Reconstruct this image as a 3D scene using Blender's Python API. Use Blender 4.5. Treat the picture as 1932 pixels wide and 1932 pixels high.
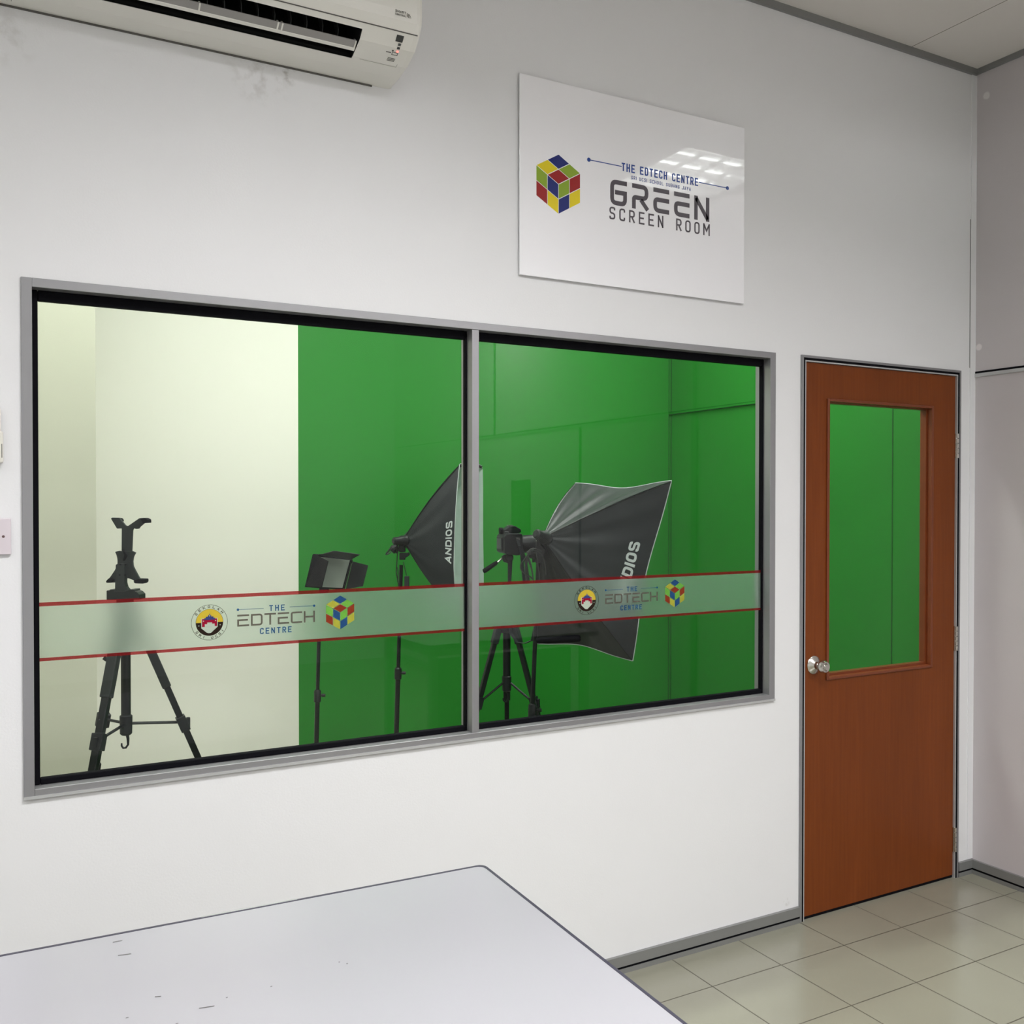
import bpy, bmesh, math, random
from mathutils import Vector, Matrix
random.seed(4)
for o in list(bpy.data.objects): bpy.data.objects.remove(o)
S = bpy.context.scene
C = S.collection
PI = math.pi

# ------------------------------------------------------------------ camera
YAW, PITCH, ROLL = 0.502862, -0.012219, 0.000383
FPX, CX, CY = 1817.288, 964.285, 969.339
CAM = Vector((-2.004338, -2.617061, 1.567253))
_f = Vector((math.sin(YAW)*math.cos(PITCH), math.cos(YAW)*math.cos(PITCH), math.sin(PITCH)))
_r0 = Vector((math.cos(YAW), -math.sin(YAW), 0)); _u0 = _r0.cross(_f)
RT = math.cos(ROLL)*_r0 + math.sin(ROLL)*_u0
UPV = -math.sin(ROLL)*_r0 + math.cos(ROLL)*_u0
FW = _f
cd = bpy.data.cameras.new('camera'); cam = bpy.data.objects.new('camera', cd); C.objects.link(cam)
M = Matrix((RT, UPV, -FW)).transposed().to_4x4(); M.translation = CAM
cam.matrix_world = M
cd.sensor_width = 36; cd.lens = FPX/1932*36
cd.shift_x = -(CX-966)/1932; cd.shift_y = (CY-966)/1932
cd.clip_start = 0.02
S.camera = cam

# ------------------------------------------------------------------ world, exposure, lights
S.view_settings.view_transform = 'Standard'; S.view_settings.look = 'None'
S.view_settings.exposure = 0.60; S.view_settings.gamma = 1.0
try: S.view_settings.use_curve_mapping = False
except Exception: pass
W = bpy.data.worlds.new('world'); S.world = W; W.use_nodes = True
W.node_tree.nodes['Background'].inputs[0].default_value = (0.9, 0.95, 1, 1)
W.node_tree.nodes['Background'].inputs[1].default_value = 0.3

CEIL = 3.3765
# fluorescent luminaires: (x, y, length along x, width along y, power W, spread deg, colour)
ROOM_LIGHTS = [(-1.00, -1.95, 1.15, 0.55, 47, 154, (1.0, 0.99, 0.995)),
               (-3.60, -2.20, 1.15, 0.55, 33, 154, (1.0, 0.99, 0.995)),
               (0.93, -3.92, 1.15, 0.55, 88, 160, (1.0, 0.99, 0.995)),
               (-2.20, -4.60, 1.15, 0.55, 40, 150, (1.0, 0.99, 0.995)),
               (1.33, -1.42, 0.60, 0.56, 0, 150, (1.0, 0.99, 0.995))]
STUDIO_LIGHTS = [(-0.60, 0.85, 1.15, 0.28, 25, 170, (0.97, 1.0, 0.95)),
                 (-1.95, 0.62, 0.95, 0.28, 12, 170, (0.97, 1.0, 0.95)),  # added fill fixture, unseen: brightens the column from the front left
                 (1.00, 0.95, 0.90, 0.28, 24, 170, (0.97, 1.0, 0.95))]  # added fill fixture, unseen: lifts the green walls on the right

def area_lamp(x, y, z, lx, ly, power, spread, col):
    l = bpy.data.lights.new('tube_light', 'AREA'); l.shape = 'RECTANGLE'
    l.size = lx; l.size_y = ly; l.energy = power; l.color = col; l.spread = math.radians(spread)
    o = bpy.data.objects.new('tube_light', l); o.location = (x, y, z); C.objects.link(o)
    return o

# ------------------------------------------------------------------ helpers
def at(u, v, d):
    """point seen at photograph pixel (u, v), d metres in front of the photographer"""
    return CAM + d*((u-CX)/FPX*RT - (v-CY)/FPX*UPV + FW)

class MB:
    def __init__(s): s.v = []; s.f = []
    def add(s, vs, fs):
        n = len(s.v); s.v += [Vector(p) for p in vs]; s.f += [tuple(i+n for i in f) for f in fs]; return s
    def box(s, x0, x1, y0, y1, z0, z1):
        vs = [(x, y, z) for x in (x0, x1) for y in (y0, y1) for z in (z0, z1)]
        return s.add(vs, [(0,1,3,2), (4,6,7,5), (0,4,5,1), (2,3,7,6), (0,2,6,4), (1,5,7,3)])
    def obox(s, c, ax, ay, az):
        c = Vector(c); ax, ay, az = Vector(ax), Vector(ay), Vector(az)
        vs = [c+a*ax+b*ay+d*az for a in (-1, 1) for b in (-1, 1) for d in (-1, 1)]
        return s.add(vs, [(0,1,3,2), (4,6,7,5), (0,4,5,1), (2,3,7,6), (0,2,6,4), (1,5,7,3)])
    def prism(s, pts, n):
        """closed 3-D outline extruded by the vector n"""
        n = Vector(n); k = len(pts); a = [Vector(p) for p in pts]; b = [p+n for p in a]
        fs = [tuple(range(k)), tuple(range(2*k-1, k-1, -1))] + [(i, (i+1) % k, k+(i+1) % k, k+i) for i in range(k)]
        return s.add(a+b, fs)
    def tube(s, path, r, n=10, caps=True):
        path = [Vector(p) for p in path]; rs = r if isinstance(r, (list, tuple)) else [r]*len(path)
        rings = []; prev = None
        for i, p in enumerate(path):
            t = (path[min(i+1, len(path)-1)]-path[max(i-1, 0)])
            if t.length < 1e-9: t = Vector((0, 0, 1))
            t.normalize()
            a = prev if prev else (Vector((0, 0, 1)) if abs(t.z) < .9 else Vector((1, 0, 0)))
            a = (a-t*a.dot(t)).normalized(); b = t.cross(a); prev = a
            rings.append([p+rs[i]*(math.cos(2*PI*k/n)*a+math.sin(2*PI*k/n)*b) for k in range(n)])
        vs = [q for R in rings for q in R]; fs = []
        for i in range(len(path)-1):
            for k in range(n): fs.append((i*n+k, i*n+(k+1) % n, (i+1)*n+(k+1) % n, (i+1)*n+k))
        if caps: fs += [tuple(range(n-1, -1, -1)), tuple((len(path)-1)*n+k for k in range(n))]
        return s.add(vs, fs)
    def lathe(s, o, axis, prof, n=24):
        """prof: (distance along axis, radius)"""
        o = Vector(o); t = Vector(axis).normalized()
        return s.tube([o+t*h for h, _ in prof], [max(r, 1e-4) for _, r in prof], n)
    def ball(s, c, r, n=12):
        pr = [(-r*math.cos(PI*i/n), r*math.sin(PI*i/n)) for i in range(n+1)]
        return s.lathe(c, (0, 0, 1), pr, n)
    def grid(s, fn, nu, nv):
        vs = [fn(i/nu, j/nv) for i in range(nu+1) for j in range(nv+1)]
        fs = [(i*(nv+1)+j, (i+1)*(nv+1)+j, (i+1)*(nv+1)+j+1, i*(nv+1)+j+1) for i in range(nu) for j in range(nv)]
        return s.add(vs, fs)
    def build(s, name, mat, parent=None, smooth=False, bevel=0, solid=0, label=None, recalc=True):
        me = bpy.data.meshes.new(name)
        org = parent_loc(parent) if parent else Vector((0, 0, 0))
        if not parent and getattr(s, 'origin', None): org = Vector(s.origin)
        me.from_pydata([tuple(p-org) for p in s.v], [], s.f); me.update()
        if recalc:
            bm = bmesh.new(); bm.from_mesh(me)
            if solid: bmesh.ops.remove_doubles(bm, verts=bm.verts, dist=1e-5)
            bmesh.ops.recalc_face_normals(bm, faces=bm.faces); bm.to_mesh(me); bm.free()
        me.materials.append(mat)
        if smooth: me.polygons.foreach_set('use_smooth', [True]*len(me.polygons))
        o = bpy.data.objects.new(name, me); C.objects.link(o)
        if parent: o.parent = parent
        else: o.location = org
        o['_w'] = list(org)
        if solid:
            m = o.modifiers.new('solid', 'SOLIDIFY'); m.thickness = solid; m.offset = -1
        if bevel:
            m = o.modifiers.new('bevel', 'BEVEL'); m.width = bevel; m.segments = 2; m.limit_method = 'ANGLE'
        if smooth:
            try:
                m = o.modifiers.new('edges', 'EDGE_SPLIT'); m.split_angle = math.radians(38)
            except Exception: pass
        if label: o['label'] = label
        return o
def parent_loc(o): return Vector(o['_w'])

def thing(name, loc, label, cat, group=None, structure=False):
    o = bpy.data.objects.new(name, None); o.location = loc; C.objects.link(o); o['_w'] = list(loc)
    o.empty_display_size = .05
    if structure: o['kind'] = 'structure'
    if label: o['label'] = label
    if cat: o['category'] = cat
    if group: o['group'] = group
    return o
def tag(o, label, cat, group=None):
    o['label'] = label; o['category'] = cat
    if group: o['group'] = group
    return o
def struct(o, label=None):
    o['kind'] = 'structure'
    if label: o['label'] = label
    return o

# ------------------------------------------------------------------ materials
def srgb(r, g, b):
    f = lambda c: (c/255/12.92 if c/255 <= .04045 else ((c/255+.055)/1.055)**2.4)
    return (f(r), f(g), f(b), 1)
def N(nt, t, **kw):
    n = nt.nodes.new(t)
    for k, v in kw.items(): setattr(n, k, v)
    return n
def pbr(name, col, rough=.5, metal=0, spec=.5, bump=0, bscale=60, vary=0, vscale=3, stretch=None, coat=0, detail=3):
    m = bpy.data.materials.new(name); m.use_nodes = True; nt = m.node_tree; b = nt.nodes['Principled BSDF']
    b.inputs['Base Color'].default_value = col; b.inputs['Roughness'].default_value = rough
    b.inputs['Metallic'].default_value = metal; b.inputs['Specular IOR Level'].default_value = spec
    if coat: b.inputs['Coat Weight'].default_value = coat; b.inputs['Coat Roughness'].default_value = .15
    tc = N(nt, 'ShaderNodeTexCoord'); mp = N(nt, 'ShaderNodeMapping'); nt.links.new(tc.outputs['Object'], mp.inputs[0])
    if stretch: mp.inputs['Scale'].default_value = stretch
    if vary:
        nz = N(nt, 'ShaderNodeTexNoise'); nz.inputs['Scale'].default_value = vscale; nz.inputs['Detail'].default_value = detail
        nt.links.new(mp.outputs[0], nz.inputs[0])
        mx = N(nt, 'ShaderNodeMix', data_type='RGBA'); mx.inputs[6].default_value = tuple(c*(1-vary) for c in col[:3])+(1,)
        mx.inputs[7].default_value = tuple(min(1, c*(1+vary)) for c in col[:3])+(1,)
        nt.links.new(nz.outputs[0], mx.inputs[0]); nt.links.new(mx.outputs[2], b.inputs['Base Color'])
    if bump:
        nz = N(nt, 'ShaderNodeTexNoise'); nz.inputs['Scale'].default_value = bscale; nz.inputs['Detail'].default_value = 4
        nt.links.new(mp.outputs[0], nz.inputs[0])
        bp = N(nt, 'ShaderNodeBump'); bp.inputs['Strength'].default_value = bump; bp.inputs['Distance'].default_value = .002
        nt.links.new(nz.outputs[0], bp.inputs['Height']); nt.links.new(bp.outputs[0], b.inputs['Normal'])
    return m
def mathn(nt, op, a, b=None, c=None):
    n = N(nt, 'ShaderNodeMath', operation=op)
    for i, x in enumerate((a, b, c)):
        if x is None: continue
        if isinstance(x, (int, float)): n.inputs[i].default_value = x
        else: nt.links.new(x, n.inputs[i])
    return n.outputs[0]
def ink(name, col, cover, tint=None):
    """translucent printed vinyl: part pigment, part coloured see-through"""
    m = bpy.data.materials.new(name); m.use_nodes = True; nt = m.node_tree; nt.nodes.clear()
    o = N(nt, 'ShaderNodeOutputMaterial'); d = N(nt, 'ShaderNodeBsdfDiffuse'); t = N(nt, 'ShaderNodeBsdfTransparent')
    d.inputs[0].default_value = col; t.inputs[0].default_value = tint or tuple(min(1, c*1.0+.05) for c in col[:3])+(1,)
    mx = N(nt, 'ShaderNodeMixShader'); mx.inputs[0].default_value = cover
    nt.links.new(t.outputs[0], mx.inputs[1]); nt.links.new(d.outputs[0], mx.inputs[2]); nt.links.new(mx.outputs[0], o.inputs[0])
    return m

def wall_paint(name, col, stains=()):
    m = pbr(name, col, .55, bump=.12, bscale=180, vary=.025, vscale=1.3)
    nt = m.node_tree; b = nt.nodes['Principled BSDF']
    src = b.inputs['Base Color'].links[0].from_socket
    geo = N(nt, 'ShaderNodeNewGeometry')
    for (p, rad, c, amt, ns) in stains:
        vm = N(nt, 'ShaderNodeVectorMath', operation='DISTANCE'); nt.links.new(geo.outputs['Position'], vm.inputs[0]); vm.inputs[1].default_value = p
        near = mathn(nt, 'SUBTRACT', 1.0, mathn(nt, 'DIVIDE', vm.outputs['Value'], rad)); near = mathn(nt, 'MAXIMUM', near, 0.0)
        nz = N(nt, 'ShaderNodeTexNoise'); nz.inputs['Scale'].default_value = ns; nz.inputs['Detail'].default_value = 5; nt.links.new(geo.outputs['Position'], nz.inputs[0])
        k = mathn(nt, 'MULTIPLY', mathn(nt, 'MAXIMUM', mathn(nt, 'SUBTRACT', nz.outputs[0], .48), 0.0), 6.0)
        if ns == 0: k = 1.0
        fac = mathn(nt, 'MINIMUM', mathn(nt, 'MULTIPLY', mathn(nt, 'MULTIPLY', near, k), amt), 1.0)
        mx = N(nt, 'ShaderNodeMix', data_type='RGBA'); nt.links.new(fac, mx.inputs[0]); nt.links.new(src, mx.inputs[6]); mx.inputs[7].default_value = c
        src = mx.outputs[2]
    nt.links.new(src, b.inputs['Base Color'])
    return m

m_wall = wall_paint('white_paint', (.765, .77, .78, 1), [
    ((-1.34, 0, 2.725), .10, srgb(140, 134, 124), .45, 28), ((-1.27, 0, 2.738), .04, srgb(120, 114, 102), .7, 40),
    ((-1.95, 0, 2.69), .09, srgb(150, 145, 132), .35, 22), ((0.60, 0, 0.085), .02, srgb(150, 145, 135), .5, 60)])
m_wallr = wall_paint('lilac_grey_paint', (.57, .535, .545, 1), [((1.6608, -.0458, 3.2557), .017, (.75, .73, .72, 1), 3.0, 0), ((1.6608, -.0500, 3.2490), .012, (.75, .73, .72, 1), 3.0, 0), ((1.6608, -.0191, 2.2165), .016, (.78, .74, .74, 1), 3.0, 0)])
m_studio = wall_paint('studio_white_paint', (.83, .80, .735, 1))
m_column = wall_paint('column_cream_paint', (.585, .575, .48, 1))
m_green = pbr('chroma_green_paint', (.017, .205, .020, 1), 0.42, bump=.03, bscale=60, vary=.05, vscale=1.2, spec=.45)
m_groovegreen = pbr('dark_green_joint', (.012, .10, .016, 1), .5)
m_alu = pbr('satin_aluminium', (.31, .31, .32, 1), .38, metal=.55, bump=.03, bscale=200)
m_alud = pbr('grey_aluminium', (.27, .275, .27, 1), .42, metal=.45, bump=.03, bscale=200)
m_alul = pbr('light_aluminium', (.52, .53, .53, 1), .35, metal=.4)
m_black = pbr('black_rubber', (.004, .004, .006, 1), .7, bump=.1, bscale=300, spec=.08)
m_blackp = pbr('black_plastic', (.009, .011, .012, 1), .42, spec=.3)
m_blackm = pbr('black_metal', (.004, .006, .006, 1), .35, metal=0, spec=.3)
m_grip = pbr('dark_grey_plastic', (.017, .021, .022, 1), .5, spec=.3)
m_fabric = pbr('black_nylon', (.013, .017, .019, 1), .45, bump=.10, bscale=30, vary=.12, vscale=14, spec=.35)
m_fabric2 = pbr('creased_black_nylon', (.014, .017, .019, 1), .46, bump=.6, bscale=14, vary=.2, vscale=10, spec=.5)
m_silver = pbr('silver_lining', (.62, .68, .70, 1), .38, metal=.35, bump=.9, bscale=26, vary=.12, vscale=20)
m_white = pbr('white_print', (.82, .86, .86, 1), .5)
m_acp = pbr('ivory_plastic', (.78, .77, .72, 1), .38, vary=.02, vscale=5)
m_acd = pbr('air_duct_black', (.004, .004, .004, 1), .6)
m_acg = pbr('grey_vane_plastic', (.30, .29, .28, 1), .45)
m_acline = pbr('dark_seam_and_shadow', (.10, .095, .085, 1), .6)
m_dark = pbr('charcoal_display', (.035, .038, .040, 1), .3)
m_led = pbr('red_indicator', (.9, .25, .22, 1), .3)
_b = m_led.node_tree.nodes['Principled BSDF']; _b.inputs['Emission Color'].default_value = (1, .15, .12, 1); _b.inputs['Emission Strength'].default_value = 1.5
m_table = pbr('white_laminate', (.385, .38, .41, 1), .28, vary=.012, vscale=2, spec=.4)
m_edge = pbr('dark_edge_band', (.055, .052, .075, 1), .45)
m_steel = pbr('brushed_steel', (.62, .60, .56, 1), .22, metal=1)
m_pink = pbr('pinkish_white_plastic', (.66, .60, .64, 1), .4)
m_cream = pbr('cream_plastic', (.74, .72, .66, 1), .4)
m_ceil = None
m_screen = pbr('lcd_diffuser', (.30, .34, .30, 1), .35, vary=.12, vscale=8)
m_wire = pbr('black_cable', (.012, .013, .013, 1), .35)
m_hem = pbr('silver_piping', (.42, .46, .46, 1), .5)
m_lcd = pbr('camera_screen', (.06, .07, .065, 1), .25)
m_gold = pbr('pale_lens_ring', (.75, .75, .6, 1), .3, metal=.5)
m_poster = pbr('dark_notice_board', (.03, .07, .03, 1), .5)

m_tube = pbr('lit_tube', (.9, .9, .9, 1), .4)
_b = m_tube.node_tree.nodes['Principled BSDF']; _b.inputs['Emission Color'].default_value = (1, 1, .97, 1); _b.inputs['Emission Strength'].default_value = 9
def wood():
    m = bpy.data.materials.new('reddish_wood_veneer'); m.use_nodes = True; nt = m.node_tree; b = nt.nodes['Principled BSDF']
    geo = N(nt, 'ShaderNodeNewGeometry'); mp = N(nt, 'ShaderNodeMapping'); mp.inputs['Scale'].default_value = (60, 60, 2.2)
    nt.links.new(geo.outputs['Position'], mp.inputs[0])
    nz = N(nt, 'ShaderNodeTexNoise'); nz.inputs['Scale'].default_value = 1.6; nz.inputs['Detail'].default_value = 6; nz.inputs['Roughness'].default_value = .6
    nt.links.new(mp.outputs[0], nz.inputs[0])
    mp2 = N(nt, 'ShaderNodeMapping'); mp2.inputs['Scale'].default_value = (5, 5, .7); nt.links.new(geo.outputs['Position'], mp2.inputs[0])
    n2 = N(nt, 'ShaderNodeTexNoise'); n2.inputs['Scale'].default_value = 1.2; nt.links.new(mp2.outputs[0], n2.inputs[0])
    a = N(nt, 'ShaderNodeMix', data_type='RGBA'); a.inputs[6].default_value = (.155, .033, .006, 1); a.inputs[7].default_value = (.25, .064, .012, 1)
    nt.links.new(nz.outputs[0], a.inputs[0])
    c = N(nt, 'ShaderNodeMix', data_type='RGBA', blend_type='MULTIPLY'); c.inputs[0].default_value = .35
    nt.links.new(a.outputs[2], c.inputs[6]); nt.links.new(n2.outputs[0], c.inputs[7]); nt.links.new(c.outputs[2], b.inputs['Base Color'])
    b.inputs['Roughness'].default_value = .36; b.inputs['Specular IOR Level'].default_value = .2
    return m
m_wood = wood()
m_bead = pbr('dark_red_wood_bead', (.165, .036, .009, 1), .35, vary=.15, vscale=20)

def floor_mat():
    m = bpy.data.materials.new('beige_polished_tile'); m.use_nodes = True; nt = m.node_tree; b = nt.nodes['Principled BSDF']
    geo = N(nt, 'ShaderNodeNewGeometry'); sp = N(nt, 'ShaderNodeSeparateXYZ'); nt.links.new(geo.outputs['Position'], sp.inputs[0])
    def line(sock, off):
        t = mathn(nt, 'FRACT', mathn(nt, 'DIVIDE', mathn(nt, 'ADD', sock, 30-off), .3))
        t = mathn(nt, 'ABSOLUTE', mathn(nt, 'SUBTRACT', t, .5))
        return mathn(nt, 'GREATER_THAN', t, .5-.0065)
    g = mathn(nt, 'MAXIMUM', line(sp.outputs[0], .0604), line(sp.outputs[1], -.217))
    nz = N(nt, 'ShaderNodeTexNoise'); nz.inputs['Scale'].default_value = 2.0; nz.inputs['Detail'].default_value = 4; nt.links.new(geo.outputs['Position'], nz.inputs[0])
    a = N(nt, 'ShaderNodeMix', data_type='RGBA'); a.inputs[6].default_value = (.245, .242, .188, 1); a.inputs[7].default_value = (.285, .281, .22, 1); nt.links.new(nz.outputs[0], a.inputs[0])
    c = N(nt, 'ShaderNodeMix', data_type='RGBA'); nt.links.new(g, c.inputs[0]); nt.links.new(a.outputs[2], c.inputs[6]); c.inputs[7].default_value = (.075, .068, .05, 1)
    nt.links.new(c.outputs[2], b.inputs['Base Color'])
    b.inputs['Roughness'].default_value = .20; b.inputs['Specular IOR Level'].default_value = .5
    nt.links.new(mathn(nt, 'ADD', mathn(nt, 'MULTIPLY', g, .4), .2), b.inputs['Roughness'])
    return m
m_floor = floor_mat()
def ceil_mat():
    m = bpy.data.materials.new('ceiling_board'); m.use_nodes = True; nt = m.node_tree; b = nt.nodes['Principled BSDF']
    geo = N(nt, 'ShaderNodeNewGeometry'); sp = N(nt, 'ShaderNodeSeparateXYZ'); nt.links.new(geo.outputs['Position'], sp.inputs[0])
    def line(sock, off, w):
        t = mathn(nt, 'FRACT', mathn(nt, 'DIVIDE', mathn(nt, 'ADD', sock, 24.4-off), 1.22))
        t = mathn(nt, 'ABSOLUTE', mathn(nt, 'SUBTRACT', t, .5)); return mathn(nt, 'GREATER_THAN', t, .5-w/1.22)
    g = mathn(nt, 'MAXIMUM', line(sp.outputs[0], 1.245, .002), line(sp.outputs[1], -.6, .002))
    nz = N(nt, 'ShaderNodeTexNoise'); nz.inputs['Scale'].default_value = 2.5; nt.links.new(geo.outputs['Position'], nz.inputs[0])
    a = N(nt, 'ShaderNodeMix', data_type='RGBA'); a.inputs[6].default_value = (.70, .67, .64, 1); a.inputs[7].default_value = (.76, .73, .70, 1); nt.links.new(nz.outputs[0], a.inputs[0])
    c = N(nt, 'ShaderNodeMix', data_type='RGBA'); nt.links.new(g, c.inputs[0]); nt.links.new(a.outputs[2], c.inputs[6]); c.inputs[7].default_value = (.20, .18, .15, 1)
    nt.links.new(c.outputs[2], b.inputs['Base Color']); b.inputs['Roughness'].default_value = .8
    return m
m_ceil = ceil_mat()

def glass_mat(name, tint, refl):
    m = bpy.data.materials.new(name); m.use_nodes = True; nt = m.node_tree; nt.nodes.clear()
    o = N(nt, 'ShaderNodeOutputMaterial'); t = N(nt, 'ShaderNodeBsdfTransparent'); g = N(nt, 'ShaderNodeBsdfGlossy')
    g.inputs['Roughness'].default_value = 0.0; t.inputs[0].default_value = tint
    fr = N(nt, 'ShaderNodeFresnel'); fr.inputs[0].default_value = 1.5; geo = N(nt, 'ShaderNodeNewGeometry')
    k = mathn(nt, 'MULTIPLY', mathn(nt, 'MULTIPLY', fr.outputs[0], refl), mathn(nt, 'SUBTRACT', 1.0, geo.outputs['Backfacing']))
    mx = N(nt, 'ShaderNodeMixShader'); nt.links.new(mathn(nt, 'MINIMUM', k, 1.0), mx.inputs[0])
    nt.links.new(t.outputs[0], mx.inputs[1]); nt.links.new(g.outputs[0], mx.inputs[2]); nt.links.new(mx.outputs[0], o.inputs[0])
    return m
m_glass = glass_mat('clear_glass', (.965, .985, .965, 1), .70)
def acrylic():
    m = bpy.data.materials.new('translucent_acrylic'); m.use_nodes = True; nt = m.node_tree; b = nt.nodes['Principled BSDF']
    b.inputs['Base Color'].default_value = (.90, .90, .93, 1); b.inputs['Roughness'].default_value = .3
    b.inputs['Specular IOR Level'].default_value = .5; b.inputs['Coat Weight'].default_value = 1; b.inputs['Coat Roughness'].default_value = .0
    return m
m_acr = acrylic()
def frosted():
    m = bpy.data.materials.new('frosted_vinyl'); m.use_nodes = True; nt = m.node_tree; nt.nodes.clear()
    o = N(nt, 'ShaderNodeOutputMaterial'); tl = N(nt, 'ShaderNodeBsdfTranslucent'); d = N(nt, 'ShaderNodeBsdfDiffuse'); r = N(nt, 'ShaderNodeBsdfRefraction')
    tl.inputs[0].default_value = (.74, .98, .84, 1); d.inputs[0].default_value = (.52, .62, .58, 1)
    r.inputs[0].default_value = (1, 1, 1, 1); r.inputs['Roughness'].default_value = .48; r.inputs['IOR'].default_value = 1.25
    a = N(nt, 'ShaderNodeMixShader'); a.inputs[0].default_value = .28; nt.links.new(tl.outputs[0], a.inputs[1]); nt.links.new(d.outputs[0], a.inputs[2])
    c = N(nt, 'ShaderNodeMixShader'); c.inputs[0].default_value = .83; nt.links.new(a.outputs[0], c.inputs[1]); nt.links.new(r.outputs[0], c.inputs[2])
    nt.links.new(c.outputs[0], o.inputs[0]); return m
m_frost = frosted()
i_red = ink('red_vinyl', srgb(150, 48, 50), .34, (.86, .42, .44, 1))
i_grey = ink('grey_ink', srgb(125, 118, 110), .50, (.42, .42, .38, 1))
i_blue = ink('blue_ink', srgb(60, 110, 165), .50, (.25, .42, .60, 1))
i_y = ink('yellow_ink', srgb(215, 205, 90), .35, (.88, .85, .40, 1)); i_g = ink('green_ink', srgb(150, 205, 100), .35, (.65, .92, .42, 1))
i_b = ink('deep_blue_ink', srgb(60, 100, 160), .40, (.28, .45, .66, 1)); i_r = ink('crest_red_ink', srgb(180, 75, 55), .36, (.78, .34, .24, 1))
i_dk = ink('dark_brown_ink', srgb(60, 48, 42), .6); i_cr = ink('crimson_ink', srgb(180, 35, 65), .6); i_vi = ink('violet_ink', srgb(75, 85, 150), .6)
i_pale = ink('pale_ink', srgb(200, 212, 195), .75, (.8, .85, .8, 1)); i_ye = ink('crest_yellow_ink', srgb(228, 205, 75), .6)
s_gray = pbr('sign_grey', srgb(78, 72, 80), .35); s_blue = pbr('sign_blue', srgb(30, 70, 150), .35)
s_b = pbr('sign_deep_blue', srgb(8, 30, 110), .3); s_r = pbr('sign_red', srgb(150, 12, 14), .3)
s_g = pbr('sign_green', srgb(135, 165, 40), .3); s_y = pbr('sign_yellow', srgb(225, 205, 20), .3)

# ------------------------------------------------------------------ stroke lettering
def rnd(pts, r, closed=False):
    """round the corners flagged with a third value"""
    out = []; n = len(pts)
    for i, p in enumerate(pts):
        if len(p) < 3 or (not closed and i in (0, n-1)): out.append(Vector(p[:2])); continue
        a = Vector(pts[(i-1) % n][:2]); b = Vector(p[:2]); c = Vector(pts[(i+1) % n][:2])
        da, dc = (a-b), (c-b); q = min(r*p[2], da.length*.46, dc.length*.46); s0 = b+da.normalized()*q; s1 = b+dc.normalized()*q
        for k in range(6):
            t = k/5; out.append((1-t)**2*s0+2*t*(1-t)*b+t*t*s1)
    return out
def ribbon(pts, t, closed, e0, e1):
    n = len(pts); L = []; R = []
    P = [Vector(p) for p in pts]
    if not closed:
        P[0] = P[0]-(P[1]-P[0]).normalized()*e0*t/2; P[-1] = P[-1]+(P[-1]-P[-2]).normalized()*e1*t/2
    for i in range(n):
        a = P[(i-1) % n] if (closed or i) else None; c = P[(i+1) % n] if (closed or i < n-1) else None
        d0 = (P[i]-a).normalized() if a is not None else (c-P[i]).normalized(); d1 = (c-P[i]).normalized() if c is not None else d0
        n0 = Vector((-d0.y, d0.x)); n1 = Vector((-d1.y, d1.x)); m = (n0+n1)
        if m.length < 1e-6: m = n0
        m.normalize(); k = 1/max(m.dot(n0), .42)
        L.append(P[i]+m*t/2*k); R.append(P[i]-m*t/2*k)
    return L, R
G1 = {  # strokes: (points, closed, start cap, end cap)
 'T': [([(0,1),(1,1)],0,1,1), ([(.5,1),(.5,0)],0,-1,1)], 'H': [([(0,0),(0,1)],0,1,1), ([(1,0),(1,1)],0,1,1), ([(0,.5),(1,.5)],0,-1,-1)],
 'E': [([(1,1),(0,1),(0,0),(1,0)],0,1,1), ([(0,.5),(.85,.5)],0,-1,1)], 'D': [([(0,0),(0,1),(1,1,1),(1,0,1)],1,0,0)],
 'C': [([(1,.74),(1,1,1),(0,1,1),(0,0,1),(1,0,1),(1,.26)],0,0,0)], 'N': [([(0,0),(0,1)],0,1,1), ([(1,0),(1,1)],0,1,1), ([(0,1),(1,0)],0,0,0)],
 'R': [([(0,0),(0,1),(1,1,1),(1,.47,1),(0,.47)],0,1,-1), ([(.45,.47),(1,0)],0,-1,1)],
 'S': [([(1,.78),(1,1,1),(0,1,1),(0,.52,1),(1,.48,1),(1,0,1),(0,0,1),(0,.22)],0,0,0)], 'I': [([(.5,0),(.5,1)],0,1,1)],
 'U': [([(0,1),(0,0,1),(1,0,1),(1,1)],0,1,1)], 'O': [([(0,0,1),(0,1,1),(1,1,1),(1,0,1)],1,0,0)], 'L': [([(0,1),(0,0),(1,0)],0,1,1)],
 'B': [([(0,0),(0,1),(1,1,1),(1,0,1)],1,0,0), ([(0,.52),(1,.52)],0,-1,-1)], 'A': [([(0,0),(.5,1),(1,0)],0,1,1), ([(.22,.28),(.78,.28)],0,0,0)],
 'G': [([(1,.76),(1,1,1),(0,1,1),(0,0,1),(1,0,1),(1,.48),(.5,.48)],0,0,1)], 'J': [([(1,1),(1,0,1),(0,0,1),(0,.26)],0,1,0)],
 'Y': [([(0,1),(.5,.45),(1,1)],0,1,1), ([(.5,.45),(.5,0)],0,0,1)], 'M': [([(0,0),(0,1)],0,1,1), ([(1,0),(1,1)],0,1,1), ([(0,1),(.5,.38),(1,1)],0,0,0)],
 'K': [([(0,0),(0,1)],0,1,1), ([(1,1),(0,.42)],0,1,-1), ([(.4,.62),(1,0)],0,-1,1)]}
G2 = dict(G1)
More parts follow.
